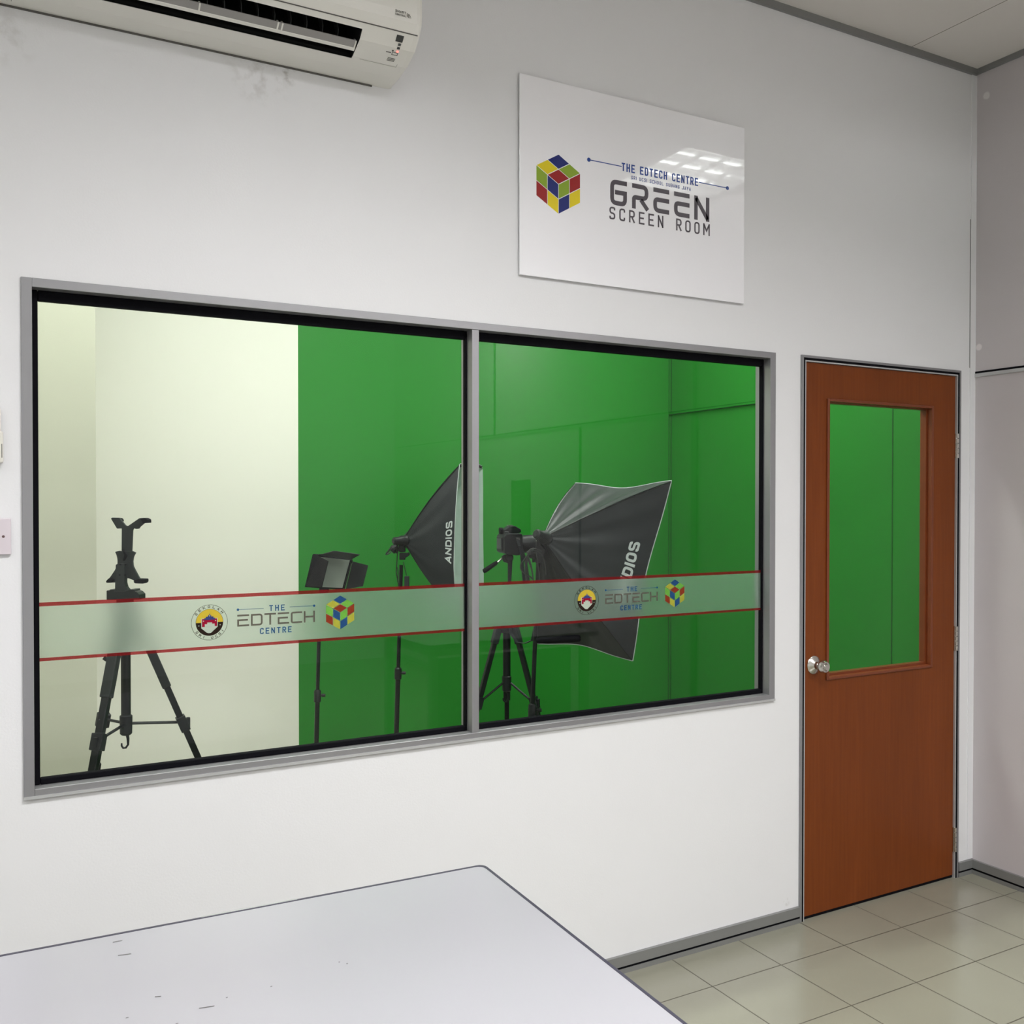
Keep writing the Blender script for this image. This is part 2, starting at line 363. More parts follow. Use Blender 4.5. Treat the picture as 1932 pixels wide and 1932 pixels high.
G2.update({'G': [([(1,1),(0,1,1),(0,0,1),(1,0,1),(1,.52),(.36,.52)],0,1,1)], 'R': [([(0,1),(1,1,1),(1,.45,1),(0,.45,.5),(0,0)],0,1,1), ([(.45,.45),(1,0)],0,-1,1)],
 'E': [([(0,1),(1,1)],0,1,1), ([(1,.54),(0,.54,.7),(0,0,1),(1,0)],0,1,1)], 'N': [([(0,0),(0,1)],0,1,1), ([(1,0),(1,1)],0,1,1), ([(0,1),(1,0)],0,0,0)],
 'C': [([(1,1),(0,1,.6),(0,0,.6),(1,0)],0,1,1)], 'T': [([(0,1),(1,1)],0,1,1), ([(.5,1),(.5,0)],0,-1,1)]})
G3 = dict(G2); G3['E'] = [([(0,1),(1,1)],0,1,1), ([(.88,.54),(0,.54),(0,0),(1,0)],0,1,1)]
def text(mb, s, org, ex, ey, W_, H_, t, gap=.3, font=G1, rad=.25, depth=.0008, fn=None, space=.7):
    """lay a string out in the rectangle org + [0,W]ex + [0,H]ey"""
    wd = lambda c: {'I': .22, ' ': space, 'M': 1.25}.get(c, 1.0)
    tot = sum(wd(c) for c in s)+gap*(len(s)-1); k = W_/tot; x = 0
    org, ex, ey = Vector(org), Vector(ex).normalized(), Vector(ey).normalized(); nz = ex.cross(ey)
    for c in s:
        w = wd(c)*k
        if c != ' ':
            for pts, closed, e0, e1 in font[c]:
                iw = max(w-t, 1e-5); ih = H_-t
                q = [((x+t/2+p[0]*iw) if c != 'I' else x+w/2, t/2+p[1]*ih)+tuple(p[2:]) for p in pts]
                rp = rnd(q, rad*2*min(iw, ih) if rad < .5 else min(iw, ih), closed)
                L, R = ribbon(rp, t, closed, e0, e1)
                n = len(L); base = len(mb.v)
                P3 = (lambda v: fn(v)) if fn else (lambda v: org+ex*v.x+ey*v.y)
                for a, b in zip(L, R):
                    mb.v += [P3(a), P3(b), P3(a)+nz*depth, P3(b)+nz*depth]
                for i in range(n if closed else n-1):
                    a = base+4*i; b = base+4*((i+1) % n)
                    mb.f += [(a+2, a+3, b+3, b+2), (a, b, b+1, a+1), (a, a+2, b+2, b), (a+1, b+1, b+3, a+3)]
                if not closed:
                    a = base; b = base+4*(n-1); mb.f += [(a, a+1, a+3, a+2), (b, b+2, b+3, b+1)]
        x += w+gap*k
    return mb
def cube_logo(parent, cx, cz, y, h, mats, gap=.035, dep=.0008):
    """isometric coloured cube emblem on a plane facing -y"""
    w = h*math.sqrt(3)/2
    P = {k: Vector((cx+a*w, y, cz+b*h)) for k, (a, b) in dict(T=(0,.5), L=(-.5,.25), R=(.5,.25), O=(0,0), B=(0,-.5), D=(-.5,-.25), E=(.5,-.25)).items()}
    faces = [('T', 'L', 'R', ['b', 'y', 'g', 'r']), ('L', 'D', 'O', ['g', 'r', 'b', 'y']), ('O', 'B', 'R', ['g', 'b', 'r', 'y'])]
    mb = MB(); idx = []
    for o, a, b, cols in faces:
        o_, da, db = P[o], (P[a]-P[o])/2, (P[b]-P[o])/2
        for k, c in enumerate(cols):
            i, j = (k % 2, k//2)
            q = [o_+da*(i+u)+db*(j+v) for u, v in ((gap, gap), (1-gap, gap), (1-gap, 1-gap), (gap, 1-gap))]
            mb.prism(q, (0, -dep, 0)); idx += ['bygr'.index(c)]*6
    ob = mb.build('cube_emblem', mats['b'], parent)
    for k in 'ygr': ob.data.materials.append(mats[k])
    ob.data.polygons.foreach_set('material_index', idx)

# ------------------------------------------------------------------ room shell
XR = 1.6608; XL = -5.2; YB = -6.42; WT = .065; YS = 2.045; XSL = -2.6
FX0, FX1, FZ0, FZ1 = -1.9179, .5305, .8446, 2.1107
DX0, DX1, DZ1 = .6594, 1.5642, 2.1131
IX0, IX1, IZ0, IZ1 = -1.894, .504, .866, 2.0885
w = MB()
w.box(XL, FX0+.012, 0, WT, 0, CEIL); w.box(FX0+.012, FX1-.012, 0, WT, 0, FZ0+.012); w.box(FX0+.012, FX1-.012, 0, WT, FZ1-.012, CEIL)
w.box(FX1-.012, DX0+.01, 0, WT, 0, CEIL); w.box(DX0+.01, DX1-.01, 0, WT, DZ1-.01, CEIL); w.box(DX1-.01, XR, 0, WT, 0, CEIL)
struct(w.build('wall_front', m_wall))
w = MB(); w.box(XR, XR+.1, YB, WT*.5, 0, CEIL); struct(w.build('wall_right', m_wallr))
w = MB(); w.box(XL-.1, XL, YB, YS+.1, 0, CEIL); struct(w.build('wall_left', m_wall))
w = MB(); w.box(XL-.1, XR+.1, YB-.1, YB, 0, CEIL); struct(w.build('wall_back', m_wall))
w = MB(); w.box(XL-.1, XR+.1, YB-.1, YS+.1, -.1, 0); struct(w.build('floor', m_floor))
w = MB(); w.box(XL-.1, XR+.1, YB-.1, YS+.1, CEIL, CEIL+.1); struct(w.build('ceiling', m_ceil))
# studio behind the glass
w = MB(); w.box(-.636, XR+.1, YS, YS+.1, 0, CEIL); struct(w.build('wall_far', m_green), 'bright green screen wall at the back of the studio')
w = MB(); w.box(XSL-.1, -.636, YS, YS+.1, 0, CEIL); struct(w.build('wall_far_white', m_studio), 'white painted part of the studio back wall')
w = MB(); w.box(XR, XR+.1, WT*.5, YS, 0, CEIL); struct(w.build('wall_far_right', m_green), 'green right side wall of the studio')
w = MB(); w.box(XSL-.1, XSL, WT, YS, 0, CEIL); struct(w.build('wall_far_left', m_studio))
w = MB(); w.box(XSL, -1.622, 1.35, YS, 0, CEIL); struct(w.build('wall_column', m_column), 'cream column jutting into the left of the studio')

def trim(n, parts, label=None):
    t = thing('trim_%d' % n, (0, 0, 0), label, None, structure=True)
    for name, mb, m in parts: mb.build(name, m, t)
    return t
trim(1, [('profile', MB().box(XL, XR-.012, -.012, 0, CEIL-.026, CEIL), m_alud)], 'grey metal strip where front wall meets ceiling')
trim(2, [('profile', MB().box(XR-.012, XR, YB, 0, CEIL-.022, CEIL), m_alud)], 'grey metal strip where right wall meets ceiling')
trim(3, [('groove', MB().box(XR-.003, XR, YB, 0, 2.1065, 2.1155), m_black), ('profile', MB().box(XR-.006, XR, YB, 0, 2.092, 2.1065), m_alul)], 'horizontal black and grey panel joint on right wall')
trim(4, [('groove', MB().box(XR-.004, XR, -4.262, -4.235, 2.116, CEIL-.03).box(XR-.004, XR, -2.985, -2.96, .06, 2.09), m_black),
         ('profile', MB().box(XR-.010, XR, -1.765, -1.715, .06, 2.09).box(XR-.010, XR, -1.75, -1.725, 2.116, CEIL-.03), m_alud)], 'vertical panel joints on right wall')
trim(5, [('profile', MB().box(1.628, XR, -.004, 0, .062, CEIL-.026), m_wall), ('seam', MB().box(1.6255, 1.628, -.0022, 0, 2.13, 2.75), m_alud)], 'white corner strip between front and right walls')
gj = thing('trim_6', (0, 0, 0), 'dark green painted panel joints of the studio walls', None, structure=True)
g = MB(); g.box(XR-.006, XR, WT, YS, 2.109, 2.113); g.box(XR-.006, XR, WT, YS, 2.094, 2.098); g.build('groove', m_groovegreen, gj)
g = MB(); g.box(XR-.012, XR, WT, YS, 2.098, 2.109); g.build('profile', m_green, gj)
g = MB(); g.box(XR-.002, XR, .412, .417, 0, CEIL); g.build('groove', m_groovegreen, gj)
g = MB(); g.box(XR-.002, XR, YS-.016, YS-.010, 0, CEIL); g.box(XR-.012, XR-.009, YS-.003, YS, 0, CEIL); g.build('groove', m_groovegreen, gj)

def baseboard(name, mk, label):
    t = thing(name, (0, 0, 0), label, None, structure=True)
    for pn, z0, z1, d, m in (('lower_profile', 0, .0165, .010, m_alud), ('groove', .0165, .0255, .008, m_black), ('upper_profile', .0255, .060, .012, m_alud)):
        mb = MB()
        for seg in mk: seg(mb, z0, z1, d)
        mb.build(pn, m, t)
baseboard('baseboard_front', [lambda m, a, b, d: m.box(XL, DX0-.002, -d, 0, a, b), lambda m, a, b, d: m.box(DX1+.002, XR-.012, -d, 0, a, b)], 'grey metal baseboard with black groove under window wall')
baseboard('baseboard_right', [lambda m, a, b, d: m.box(XR-d, XR, YB, 0, a, b) if a != .0165 else m.box(XR-d, XR, YB, 0, a, a+.004)], 'grey metal baseboard along right wall')

# ------------------------------------------------------------------ window
win = thing('window_1', (0, 0, 0), 'wide two-pane interior window with aluminium frame and frosted band', None, structure=True)
def ring(x0, x1, z0, z1, wl, wr, wb, wt, y0, y1):
    m = MB(); m.box(x0, x0+wl, y0, y1, z0, z1); m.box(x1-wr, x1, y0, y1, z0, z1); m.box(x0+wl, x1-wr, y0, y1, z0, z0+wb); m.box(x0+wl, x1-wr, y0, y1, z1-wt, z1); return m
fr = ring(FX0, FX1, FZ0, FZ1, IX0-FX0, FX1-IX1, IZ0-FZ0, FZ1-IZ1, -.007, WT+.006).build('window_frame', m_alu, win, bevel=.0012)
MB().box(FX0, FX1, -.010, -.007, FZ0-.002, FZ0+.005).build('lip', m_alul, fr)
MX0, MX1 = -.7030, -.6790
MB().box(MX0, MX1, -.006, WT+.004, IZ0, IZ1).build('mullion', m_alu, win, bevel=.0012)
GY0, GY1 = .027, .046
for (x0, x1, k) in ((IX0, MX0, 0), (MX1, IX1, 1)):
    r = ring(x0, x1, IZ0, IZ1, .014 if k == 0 else .004, .006, .016, .026, GY0, GY1)
    r.build('gasket', m_black, win, bevel=.003)
    MB().box(x0+.003, x1-.003, .036, .041, IZ0+.003, IZ1-.003).build('glass_pane', m_glass, win)
# frosted band with printed emblems
YF = .0350
def band(x0, x1, label):
    b = MB().box(x0, x1, YF-.0004, YF, 1.1795, 1.3080).build('frosted_band', m_frost, win, label=label)
    MB().box(x0, x1, YF-.0006, YF, 1.3080, 1.3175).build('red_stripe', i_red, b); MB().box(x0, x1, YF-.0006, YF, 1.1715, 1.1795).build('red_stripe', i_red, b)
    return b
bl = band(IX0+.012, MX0-.005, 'frosted band with emblem on left pane'); br = band(MX1+.003, IX1-.005, 'frosted band with emblem on right pane')
def band_print(b, dx):
    y = YF-.0012; X = (1, 0, 0); Z = (0, 0, 1)
    cx, cz, R_ = -1.4695+dx, 1.2440, .0478
    circ = lambda r, a0=0, a1=2*PI, n=48, off=0: [Vector((cx+r*math.cos(a0+(a1-a0)*i/n), y-off, cz+r*math.sin(a0+(a1-a0)*i/n))) for i in range(n+1 if a1-a0 < 6.2 else n)]
    pass
    def rg(r0, r1, m, nm, off=0):
        mb = MB(); a, c = circ(r0, off=off), circ(r1, off=off); n = len(a)
        for i in range(n):
            j = (i+1) % n; mb.add([a[i], a[j], c[j], c[i]], [(0, 1, 2, 3)])
        mb.build(nm, m, b)
    pass
    rg(R_-.0010, R_, i_dk, 'emblem_ring'); rg(.0352, .0360, i_dk, 'emblem_ring')
    MB().prism(circ(.0352, 0, PI, 30), (0, -.0001, 0)).build('emblem_sky', i_ye, b)
    MB().prism(circ(.0352, PI, 2*PI, 30), (0, -.0001, 0)).build('emblem_ground', i_dk, b)
    pt = lambda l, off: [Vector((cx+a*.0352, y-off, cz+c*.0352)) for a, c in l]
    MB().prism(pt([(-.62,.32), (.60,.32), (.60,-.36), (.1,-.80), (-.05,-.82), (-.2,-.78), (-.62,-.42)], .0006), (0, -.0001, 0)).build('emblem_shield', i_pale, b)
    MB().prism(pt([(-.56,.28), (.55,.28), (.55,-.30), (.38,-.30), (.38,-.10), (.18,-.10), (.18,0), (-.18,0), (-.18,-.12), (-.36,-.12), (-.36,-.32), (-.56,-.32)], .0010), (0, -.0001, 0)).build('emblem_gate', i_cr, b)
    MB().prism(pt([(-.40,.20), (.40,.20), (.40,.34), (.28,.34), (.28,.44), (.12,.44), (.12,.55), (.03,.55), (0,.72), (-.03,.55), (-.12,.55), (-.12,.44), (-.28,.44), (-.28,.34), (-.40,.34)], .0014), (0, -.0001, 0)).build('emblem_towers', i_vi, b)
    st = MB()
    for a, c in ((-.46,.12), (.44,.12), (0,.50), (-.80,-.22), (.78,-.22)):
        st.prism([Vector((cx+a*.0352+.0016*math.cos(q*PI/3), y-.0018, cz+c*.0352+.0016*math.sin(q*PI/3))) for q in range(6)], (0, -.0001, 0))
    st.build('emblem_stars', i_pale, b)
    def arc(s, a0, a1, rr, flip):
        mb = MB(); n = len(s)
        for i, c in enumerate(s):
            if c == ' ': continue
            a = math.radians(a0+(a1-a0)*i/(n-1)); d = Vector((math.cos(a), 0, math.sin(a)))
            ey = -d if flip else d; ex = Vector((ey.z, 0, -ey.x))
            w_ = .0062 if c != 'I' else .0040
            text(mb, c, Vector((cx, y, cz))+d*rr-ex*w_/2-ey*.0032, ex, ey, w_, .0068, .0013, depth=.0001)
        mb.build('emblem_text', i_dk, b)
    arc('SEKOLAH', 146, 38, .0418, False); arc('SRI UCSI', 218, 325, .0418, True)
    x0, x1 = -1.3962+dx, -1.1795+dx
    t = MB(); t.box(x0+.002, x0+.072, y-.0001, y, 1.2734, 1.2747); t.box(x1-.072, x1-.002, y-.0001, y, 1.2734, 1.2747)
    for xx in (x0+.002, x1-.002): t.prism([Vector((xx+.0034*math.cos(q*PI/8), y, 1.27405+.0034*math.sin(q*PI/8))) for q in range(16)], (0, -.0001, 0))
    text(t, 'THE', (-1.3088+dx, y, 1.2655), X, Z, .043, .0165, .0026, .60)
    text(t, 'CENTRE', (-1.3345+dx, y, 1.2035), X, Z, .088, .0165, .0026, .55); t.build('blue_lettering', i_blue, b)
    t = MB(); text(t, 'EDTECH', (x0, y, 1.2280), X, Z, x1-x0, .0320, .0046, .16, G3, .12); t.build('grey_lettering', i_grey, b)
    cube_logo(b, -1.1050+dx, 1.2505, y, .0985, dict(b=i_b, y=i_y, g=i_g, r=i_r), dep=.0001)
def thing_child(n, p):
    o = bpy.data.objects.new(n, None); C.objects.link(o); return o
band_print(bl, 0); band_print(br, 1.2070)

# ------------------------------------------------------------------ door
dr = thing('door_1', (0, 0, 0), 'reddish brown wooden door with glazed upper panel and steel knob', None, structure=True)
def frame3(x0, x1, z1, w_, y0, y1):
    return MB().box(x0, x0+w_, y0, y1, 0, z1).box(x1-w_, x1, y0, y1, 0, z1).box(x0+w_, x1-w_, y0, y1, z1-w_, z1)
f = frame3(DX0, DX1, DZ1, .0090, -.008, WT+.004).build('door_frame', m_alu, dr)
frame3(DX0+.0090, DX1-.0090, DZ1-.0090, .0090, -.0065, WT, ).build('groove', m_black, f)
frame3(DX0+.018, DX1-.018, DZ1-.018, .0050, -.0062, WT+.002).build('inner_profile', m_alul, f)
frame3(DX0+.023, DX1-.023, DZ1-.023, .004, .014, WT).build('shadow_gap', m_black, f)
LX0, LX1, LZ0, LZ1 = DX0+.0235, DX1-.0245, .012, DZ1-.0245
OX0, OX1, OZ0, OZ1 = .8030, 1.3900, .8985, 1.9500
leaf = ring(LX0, LX1, LZ0, LZ1, OX0-LX0, LX1-OX1, OZ0-LZ0, LZ1-OZ1, .002, .040).build('door_leaf', m_wood, dr)
ring(OX0-.006, OX1+.010, OZ0-.006, OZ1+.009, .0125, .0112, .0108, .0108, -.0045, .0185).build('glazing_bead', m_bead, leaf, bevel=.002)
ring(OX0, OX1, OZ0, OZ1, .006, .010, .014, .006, .018, .046).build('glazing_bead', m_bead, leaf)
MB().box(OX0+.002, OX1-.002, .023, .027, OZ0+.002, OZ1-.002).build('glass_pane', m_glass, leaf)
MB().box(LX0, LX1, .004, .036, .001, .012).build('bottom_seal', m_black, leaf)

K = Vector((.7345, .002, .9555))
knob = MB().lathe(K, (0, -1, 0), [(0, .0345), (.003, .0345), (.006, .032), (.010, .022), (.016, .014), (.030, .0135), (.032, .016), (.035, .021), (.043, .0245), (.051, .0240), (.058, .0205), (.061, .0195), (.0625, .0135), (.060, .0125), (.059, .001)], 40).build('door_knob', m_steel, leaf, smooth=True)
MB().lathe(K+Vector((0, -.056, 0)), (0, -1, 0), [(0, .0115), (.008, .0115), (.010, .010), (.0102, .001)], 24).build('lock_button', m_steel, knob, smooth=True)
for z in (1.80, 1.00, .16):
    hg = MB()
    for i in range(5):
        hg.lathe((LX1+.006, -.006, z-.05+i*.0204), (0, 0, 1), [(0, .0005), (.0005, .0058), (.0192, .0058), (.0197, .0005)], 12)
    hg.box(LX1-.004, LX1+.006, -.004, .002, z-.05, z+.052)
    hg.build('hinge', m_steel, dr)

# ------------------------------------------------------------------ wall sign
sg = thing('wall_sign', (-.085, 0, 2.58), 'large frosted acrylic wall sign with coloured cube emblem and green screen room lettering above window', 'sign')
SX0, SX1, SZ0, SZ1 = -.5412, .3716, 2.2714, 2.8913
MB().box(SX0, SX1, -.012, -.006, SZ0, SZ1).build('acrylic_panel', m_acr, sg, bevel=.0008)
for x in (SX0+.03, SX1-.03):
    for z in (SZ0+.03, SZ1-.03): MB().box(x-.012, x+.012, -.006, 0, z-.012, z+.012).build('backing_pad', m_wall, sg)
Y = -.0121
cube_logo(sg, -.4013, 2.5710, Y, .1885, dict(b=s_b, y=s_y, g=s_g, r=s_r), gap=.028)
t = MB()
t.box(-.285, -.1590, Y-.0008, Y, 2.6662, 2.6688).box(.1650, .2920, Y-.0008, Y, 2.6662, 2.6688)
for x in (-.2870, .2930): t.prism([Vector((x+.0066*math.cos(q*PI/10), Y, 2.6675+.0066*math.sin(q*PI/10))) for q in range(20)], (0, -.0008, 0))
text(t, 'THE EDTECH CENTRE', (-.1586, Y, 2.6535), (1,0,0), (0,0,1), .3200, .0268, .0042, .42, G1, .28)
text(t, 'SRI UCSI SCHOOL SUBANG JAYA', (-.1202, Y, 2.6322), (1,0,0), (0,0,1), .2495, .0115, .0014, .50, G1, .28)
t.build('blue_lettering', s_blue, sg)
t = MB(); text(t, 'GREEN', (-.2035, Y, 2.5375), (1,0,0), (0,0,1), .4150, .0825, .0145, .32, G2, .16); t.build('bold_grey_lettering', s_gray, sg)
t = MB(); text(t, 'SCREEN ROOM', (-.2067, Y, 2.4895), (1,0,0), (0,0,1), .4205, .0405, .0052, .72, G1, .30, space=.95); t.build('thin_grey_lettering', s_gray, sg)

# ------------------------------------------------------------------ air conditioner
AX1, AX0 = -.9607, -2.06
ac = thing('air_conditioner', (-1.5, 0, 2.757), 'ivory split air conditioner with open outlet, high on wall above window', 'air conditioner')
low = [(0, 2.757), (-.068, 2.7605), (-.126, 2.768), (-.182, 2.789), (-.2147, 2.819)]
upr = [(-.2147, 2.819), (-.2290, 2.842), (-.2324, 2.867), (-.2324, 2.91), (-.2310, 3.0), (-.21, 3.045), (0, 3.06)]
OXR = -1.1216; OXL = -1.93   # outlet
oy0, oz0 = -.1150, 2.7666; oy1, oz1 = -.2022, 2.8077
NP = [(0, 2.757), (-.068, 2.7605), (oy0, oz0)]; MP = [(oy0, oz0), (-.126, 2.768), (-.182, 2.789), (oy1, oz1)]; TP = [(oy1, oz1), (-.2147, 2.819)]
def sheet(mb, prof, x0, x1):
    for (a, b), (c, d) in zip(prof, prof[1:]):
        mb.add([(x0, a, b), (x1, a, b), (x1, c, d), (x0, c, d)], [(0, 1, 2, 3)])
XE = AX1-.018
cs = MB(); sheet(cs, NP, AX0, XE); sheet(cs, TP, AX0, XE); sheet(cs, MP, OXR, XE); sheet(cs, MP, AX0, OXL)
sheet(cs, [(0, 3.06), (0, 2.757)], AX0, XE)
full = low+upr[1:]
def capring(x, k):  # rounded end cap: profile pulled slightly towards its middle
    return [Vector((x, a*(k if a < -.001 else 1), 2.93+(b-2.93)*(1-(1-k)*.8))) for a, b in full]
rings = [[Vector((XE, a, b)) for a, b in full], capring(AX1-.008, .992), capring(AX1-.002, .975), capring(AX1, .955)]
for A_, B_ in zip(rings, rings[1:]):
    for i in range(len(A_)-1): cs.add([A_[i], A_[i+1], B_[i+1], B_[i]], [(0, 1, 2, 3)])
cs.add(rings[-1], [tuple(range(len(full)))]); cs.add([Vector((AX0, a, b)) for a, b in full], [tuple(range(len(full)))])
# outlet reveal walls
def inn(p, k): return (p[0]*(1-k)+(-.10)*k, p[1]*(1-k)+2.90*k)
body = cs.build('casing', m_acp, ac, recalc=True)
fp = MB(); sheet(fp, upr, AX0, XE)
fpo = fp.build('front_panel', m_acp, ac)
MB().box(AX0, AX1-.010, -.2165, -.2140, 2.8180, 2.8200).build('panel_seam', m_acline, ac)
dk = MB()
dk.add([(OXL, oy0, oz0+.001), (OXR, oy0, oz0+.001), (OXR, -.06, 2.90), (OXL, -.06, 2.90)], [(0, 1, 2, 3)])
dk.add([(OXL, oy1, oz1+.001), (OXR, oy1, oz1+.001), (OXR, -.17, 2.93), (OXL, -.17, 2.93)], [(0, 1, 2, 3)])
dk.add([(OXL, -.06, 2.90), (OXR, -.06, 2.90), (OXR, -.17, 2.93), (OXL, -.17, 2.93)], [(0, 1, 2, 3)])
dk.add([(OXR-.001, oy0, oz0), (OXR-.001, oy1, oz1), (OXR-.001, -.17, 2.93), (OXR-.001, -.06, 2.90)], [(0, 1, 2, 3)])
dk.add([(OXL, oy0, oz0), (OXL, oy1, oz1), (OXL, -.17, 2.93), (OXL, -.06, 2.90)], [(0, 1, 2, 3)])
dk.build('air_duct', m_acd, ac)
vn = MB()   # horizontal louvre blade
sheet(vn, [(-.1450, 2.7725), (-.1530, 2.7760), (-.1540, 2.7785), (-.1455, 2.7755), (-.1450, 2.7725)], OXL+.003, OXR-.003)
vno = vn.build('louvre_blade', m_acp, ac)
vn = MB(); sheet(vn, [(-.1532, 2.7772), (-.1690, 2.7890), (-.1675, 2.7915), (-.1535, 2.7800), (-.1532, 2.7772)], OXL+.003, OXR-.003); vn.build('blade_upper_face', m_acg, vno)
MB().box(AX0+.02, AX1-.06, -.004, 0, 2.7530, 2.7568).build('contact_shadow_strip', m_acline, ac)  # dark strip drawn as the contact shadow along the casing's bottom edge
for x in (-1.129, -1.325, -1.336, -1.53, -1.74): MB().prism([(x, -.150, 2.774), (x, -.170, 2.788), (x, -.156, 2.800), (x, -.146, 2.790)], (.004, 0, 0)).build('blade_pivot', m_acp, vno)
fi = MB()
for i in range(19):
    x = -1.165-i*.042; fi.prism([(x, -.125, 2.800), (x-.010, -.165, 2.812), (x-.016, -.165, 2.85), (x-.006, -.110, 2.85)], (.0015, 0, 0))
fi.build('vertical_fins', pbr('dark_fin_plastic', (.030, .030, .030, 1), .4), ac)
def on_low(x0, x1, t0, t1, off=.0008):
    """patch on the control slope between profile parameters t (0 bottom .. 1 seam)"""
    def pt(t):
        P_ = [(-.068, 2.7605), (-.126, 2.768), (-.182, 2.789), (-.2147, 2.819)]; L_ = [math.dist(a, b) for a, b in zip(P_, P_[1:])]; s = t*sum(L_)
        for (a, b), l in zip(zip(P_, P_[1:]), L_):
            if s <= l+1e-9: k = s/l; return Vector((0, a[0]+(b[0]-a[0])*k, a[1]+(b[1]-a[1])*k))
            s -= l
        return Vector((0, P_[-1][0], P_[-1][1]))
    a, b = pt(t0), pt(t1); n = Vector((0, (b-a).z, -(b-a).y)).normalized()
    if n.z > 0: n = -n
    return [a+n*off+Vector((x0, 0, 0)), a+n*off+Vector((x1, 0, 0)), b+n*off+Vector((x1, 0, 0)), b+n*off+Vector((x0, 0, 0))], n
def patch(mb, *a):
    q, n = on_low(*a); mb.prism([p-n*.0006 for p in q], n*.0006)
p_ = MB(); patch(p_, -1.0265, -1.0065, .835, .945); p_.build('display_window', m_dark, ac)
p_ = MB()
for tt in (.775, .715): patch(p_, -1.0165, -1.0085, tt, tt+.040)
patch(p_, -1.0265, -1.0225, .650, .675); p_.build('indicator_lens', m_dark, ac)
p_ = MB(); patch(p_, -1.0140, -1.0085, .648, .680); p_.build('indicator_lens', m_led, ac, label='lit red indicator lamp')
p_ = MB(); patch(p_, -1.0240, -1.0070, .575, .583); patch(p_, -1.0240, -1.0070, .628, .636); patch(p_, -1.0240, -1.0225, .575, .636); patch(p_, -1.0085, -1.0070, .575, .636); patch(p_, -1.0410, -1.0270, .607, .622)
for tt in (.440, .468, .496): patch(p_, -1.0290, -1.0080, tt, tt+.010)
p_.build('printed_marks', m_acline, ac)
p_ = MB(); patch(p_, -1.100, -.9945, .325, .330); patch(p_, -.9960, -.9945, .325, .40); p_.build('control_seam', pbr('faint_seam', (.45, .44, .40, 1), .5), ac)
t = MB(); text(t, 'SMART', (-1.0415, -.2300, 2.8585), (1,0,0), (0,0,1), .030, .0062, .0010, .3, depth=.0008)
text(t, 'CONTROL', (-1.0415, -.2300, 2.8510), (1,0,0), (0,0,1), .030, .0050, .0009, .3, depth=.0008)
t2 = MB()
for i in range(3):
    r0 = .0035+i*.0032
    for k in range(5):
        a, b_ = (k*18+5)*PI/180, (k*18+20)*PI/180
        t.add([(-1.0080+(r0+dr_)*math.cos(q)*1, -.2310, 2.8505+(r0+dr_)*math.sin(q)) for q, dr_ in ((a, 0), (b_, 0), (b_, .0016), (a, .0016))], [(0, 1, 2, 3)])
for i, v in enumerate(t.v): t.v[i] = Vector((v.x, -.2338 if v.z > 2.86 else -.2330, v.z))
t.build('printed_logo', m_acline, ac)
tk = MB(); tk.box(-1.936, -1.935, -.075, -.030, 2.7568, 2.7615).box(-1.945, -1.944, -.075, -.030, 2.7568, 2.7615)
for v in tk.v: v.z -= .002
tk.build('clip_slot', m_acline, ac)

# ------------------------------------------------------------------ tables
def table(corner, ang, lx, ly, h, label, near_panel=False):
    """corner = right corner nearest the window wall"""
    t = thing('work_table', (corner[0], corner[1], 0), label, 'table')
    ex = Vector((math.cos(ang), math.sin(ang), 0)); ey = Vector((-math.sin(ang), math.cos(ang), 0)); o = Vector((corner[0], corner[1], 0))
    P_ = lambda a, b, z: o-ex*a-ey*b+Vector((0, 0, z))
    rr = .018
    def outline(z, ins):
        pts = []
        for (cx, cy, a0) in ((ins+rr, ins+rr, 0), (lx-ins-rr, ins+rr, 90), (lx-ins-rr, ly-ins-rr, 180), (ins+rr, ly-ins-rr, 270)):
            for k in range(5):
                a = math.radians(a0+k*22.5); dx, dy = -math.cos(a), -math.sin(a)
                pts.append(P_(cx+rr*dx, cy+rr*dy, z))
        return pts
    MB().prism(outline(h-.001, .0050), (0, 0, -.024)).build('tabletop', m_table, t)
    e = MB(); a, b = outline(h, .0), outline(h, .0058); n = len(a); lo = [p-Vector((0, 0, .028)) for p in a]; lb = [p-Vector((0, 0, .028)) for p in b]
    e.add(a+b+lo+lb, [(i, (i+1) % n, n+(i+1) % n, n+i) for i in range(n)]+[(i, 2*n+i, 2*n+(i+1) % n, (i+1) % n) for i in range(n)]+[(2*n+i, 3*n+i, 3*n+(i+1) % n, 2*n+(i+1) % n) for i in range(n)]+[(n+i, n+(i+1) % n, 3*n+(i+1) % n, 3*n+i) for i in range(n)])
    e.build('edge_band', m_edge, t)
    for a_, b_ in ((.07, .07), (lx-.07, .07), (.07, ly-.07), (lx-.07, ly-.07)):
        MB().obox(P_(a_, b_, (h-.025)/2+.003), ex*.022, ey*.022, (0, 0, (h-.025)/2-.003)).build('leg', m_alud, t)
    ap = MB()
    for b_ in (.07, ly-.07): ap.obox(P_(lx/2, b_, h-.05), ex*(lx/2-.092), ey*.012, (0, 0, .025))
    for a_ in (.07, lx-.07): ap.obox(P_(a_, ly/2, h-.05), ex*.012, ey*(ly/2-.092), (0, 0, .025))
    ap.build('apron', m_alud, t)
    if near_panel: MB().obox(P_(lx/2, .16, .36), ex*(lx/2-.12), ey*.008, (0, 0, .28)).build('modesty_panel', m_edge, t)
    return t, P_
tb, TP_ = table((-1.0150, -.6905), -.0325, 1.75, 1.05, .75, 'white laminate work table with thin dark edge in the foreground')
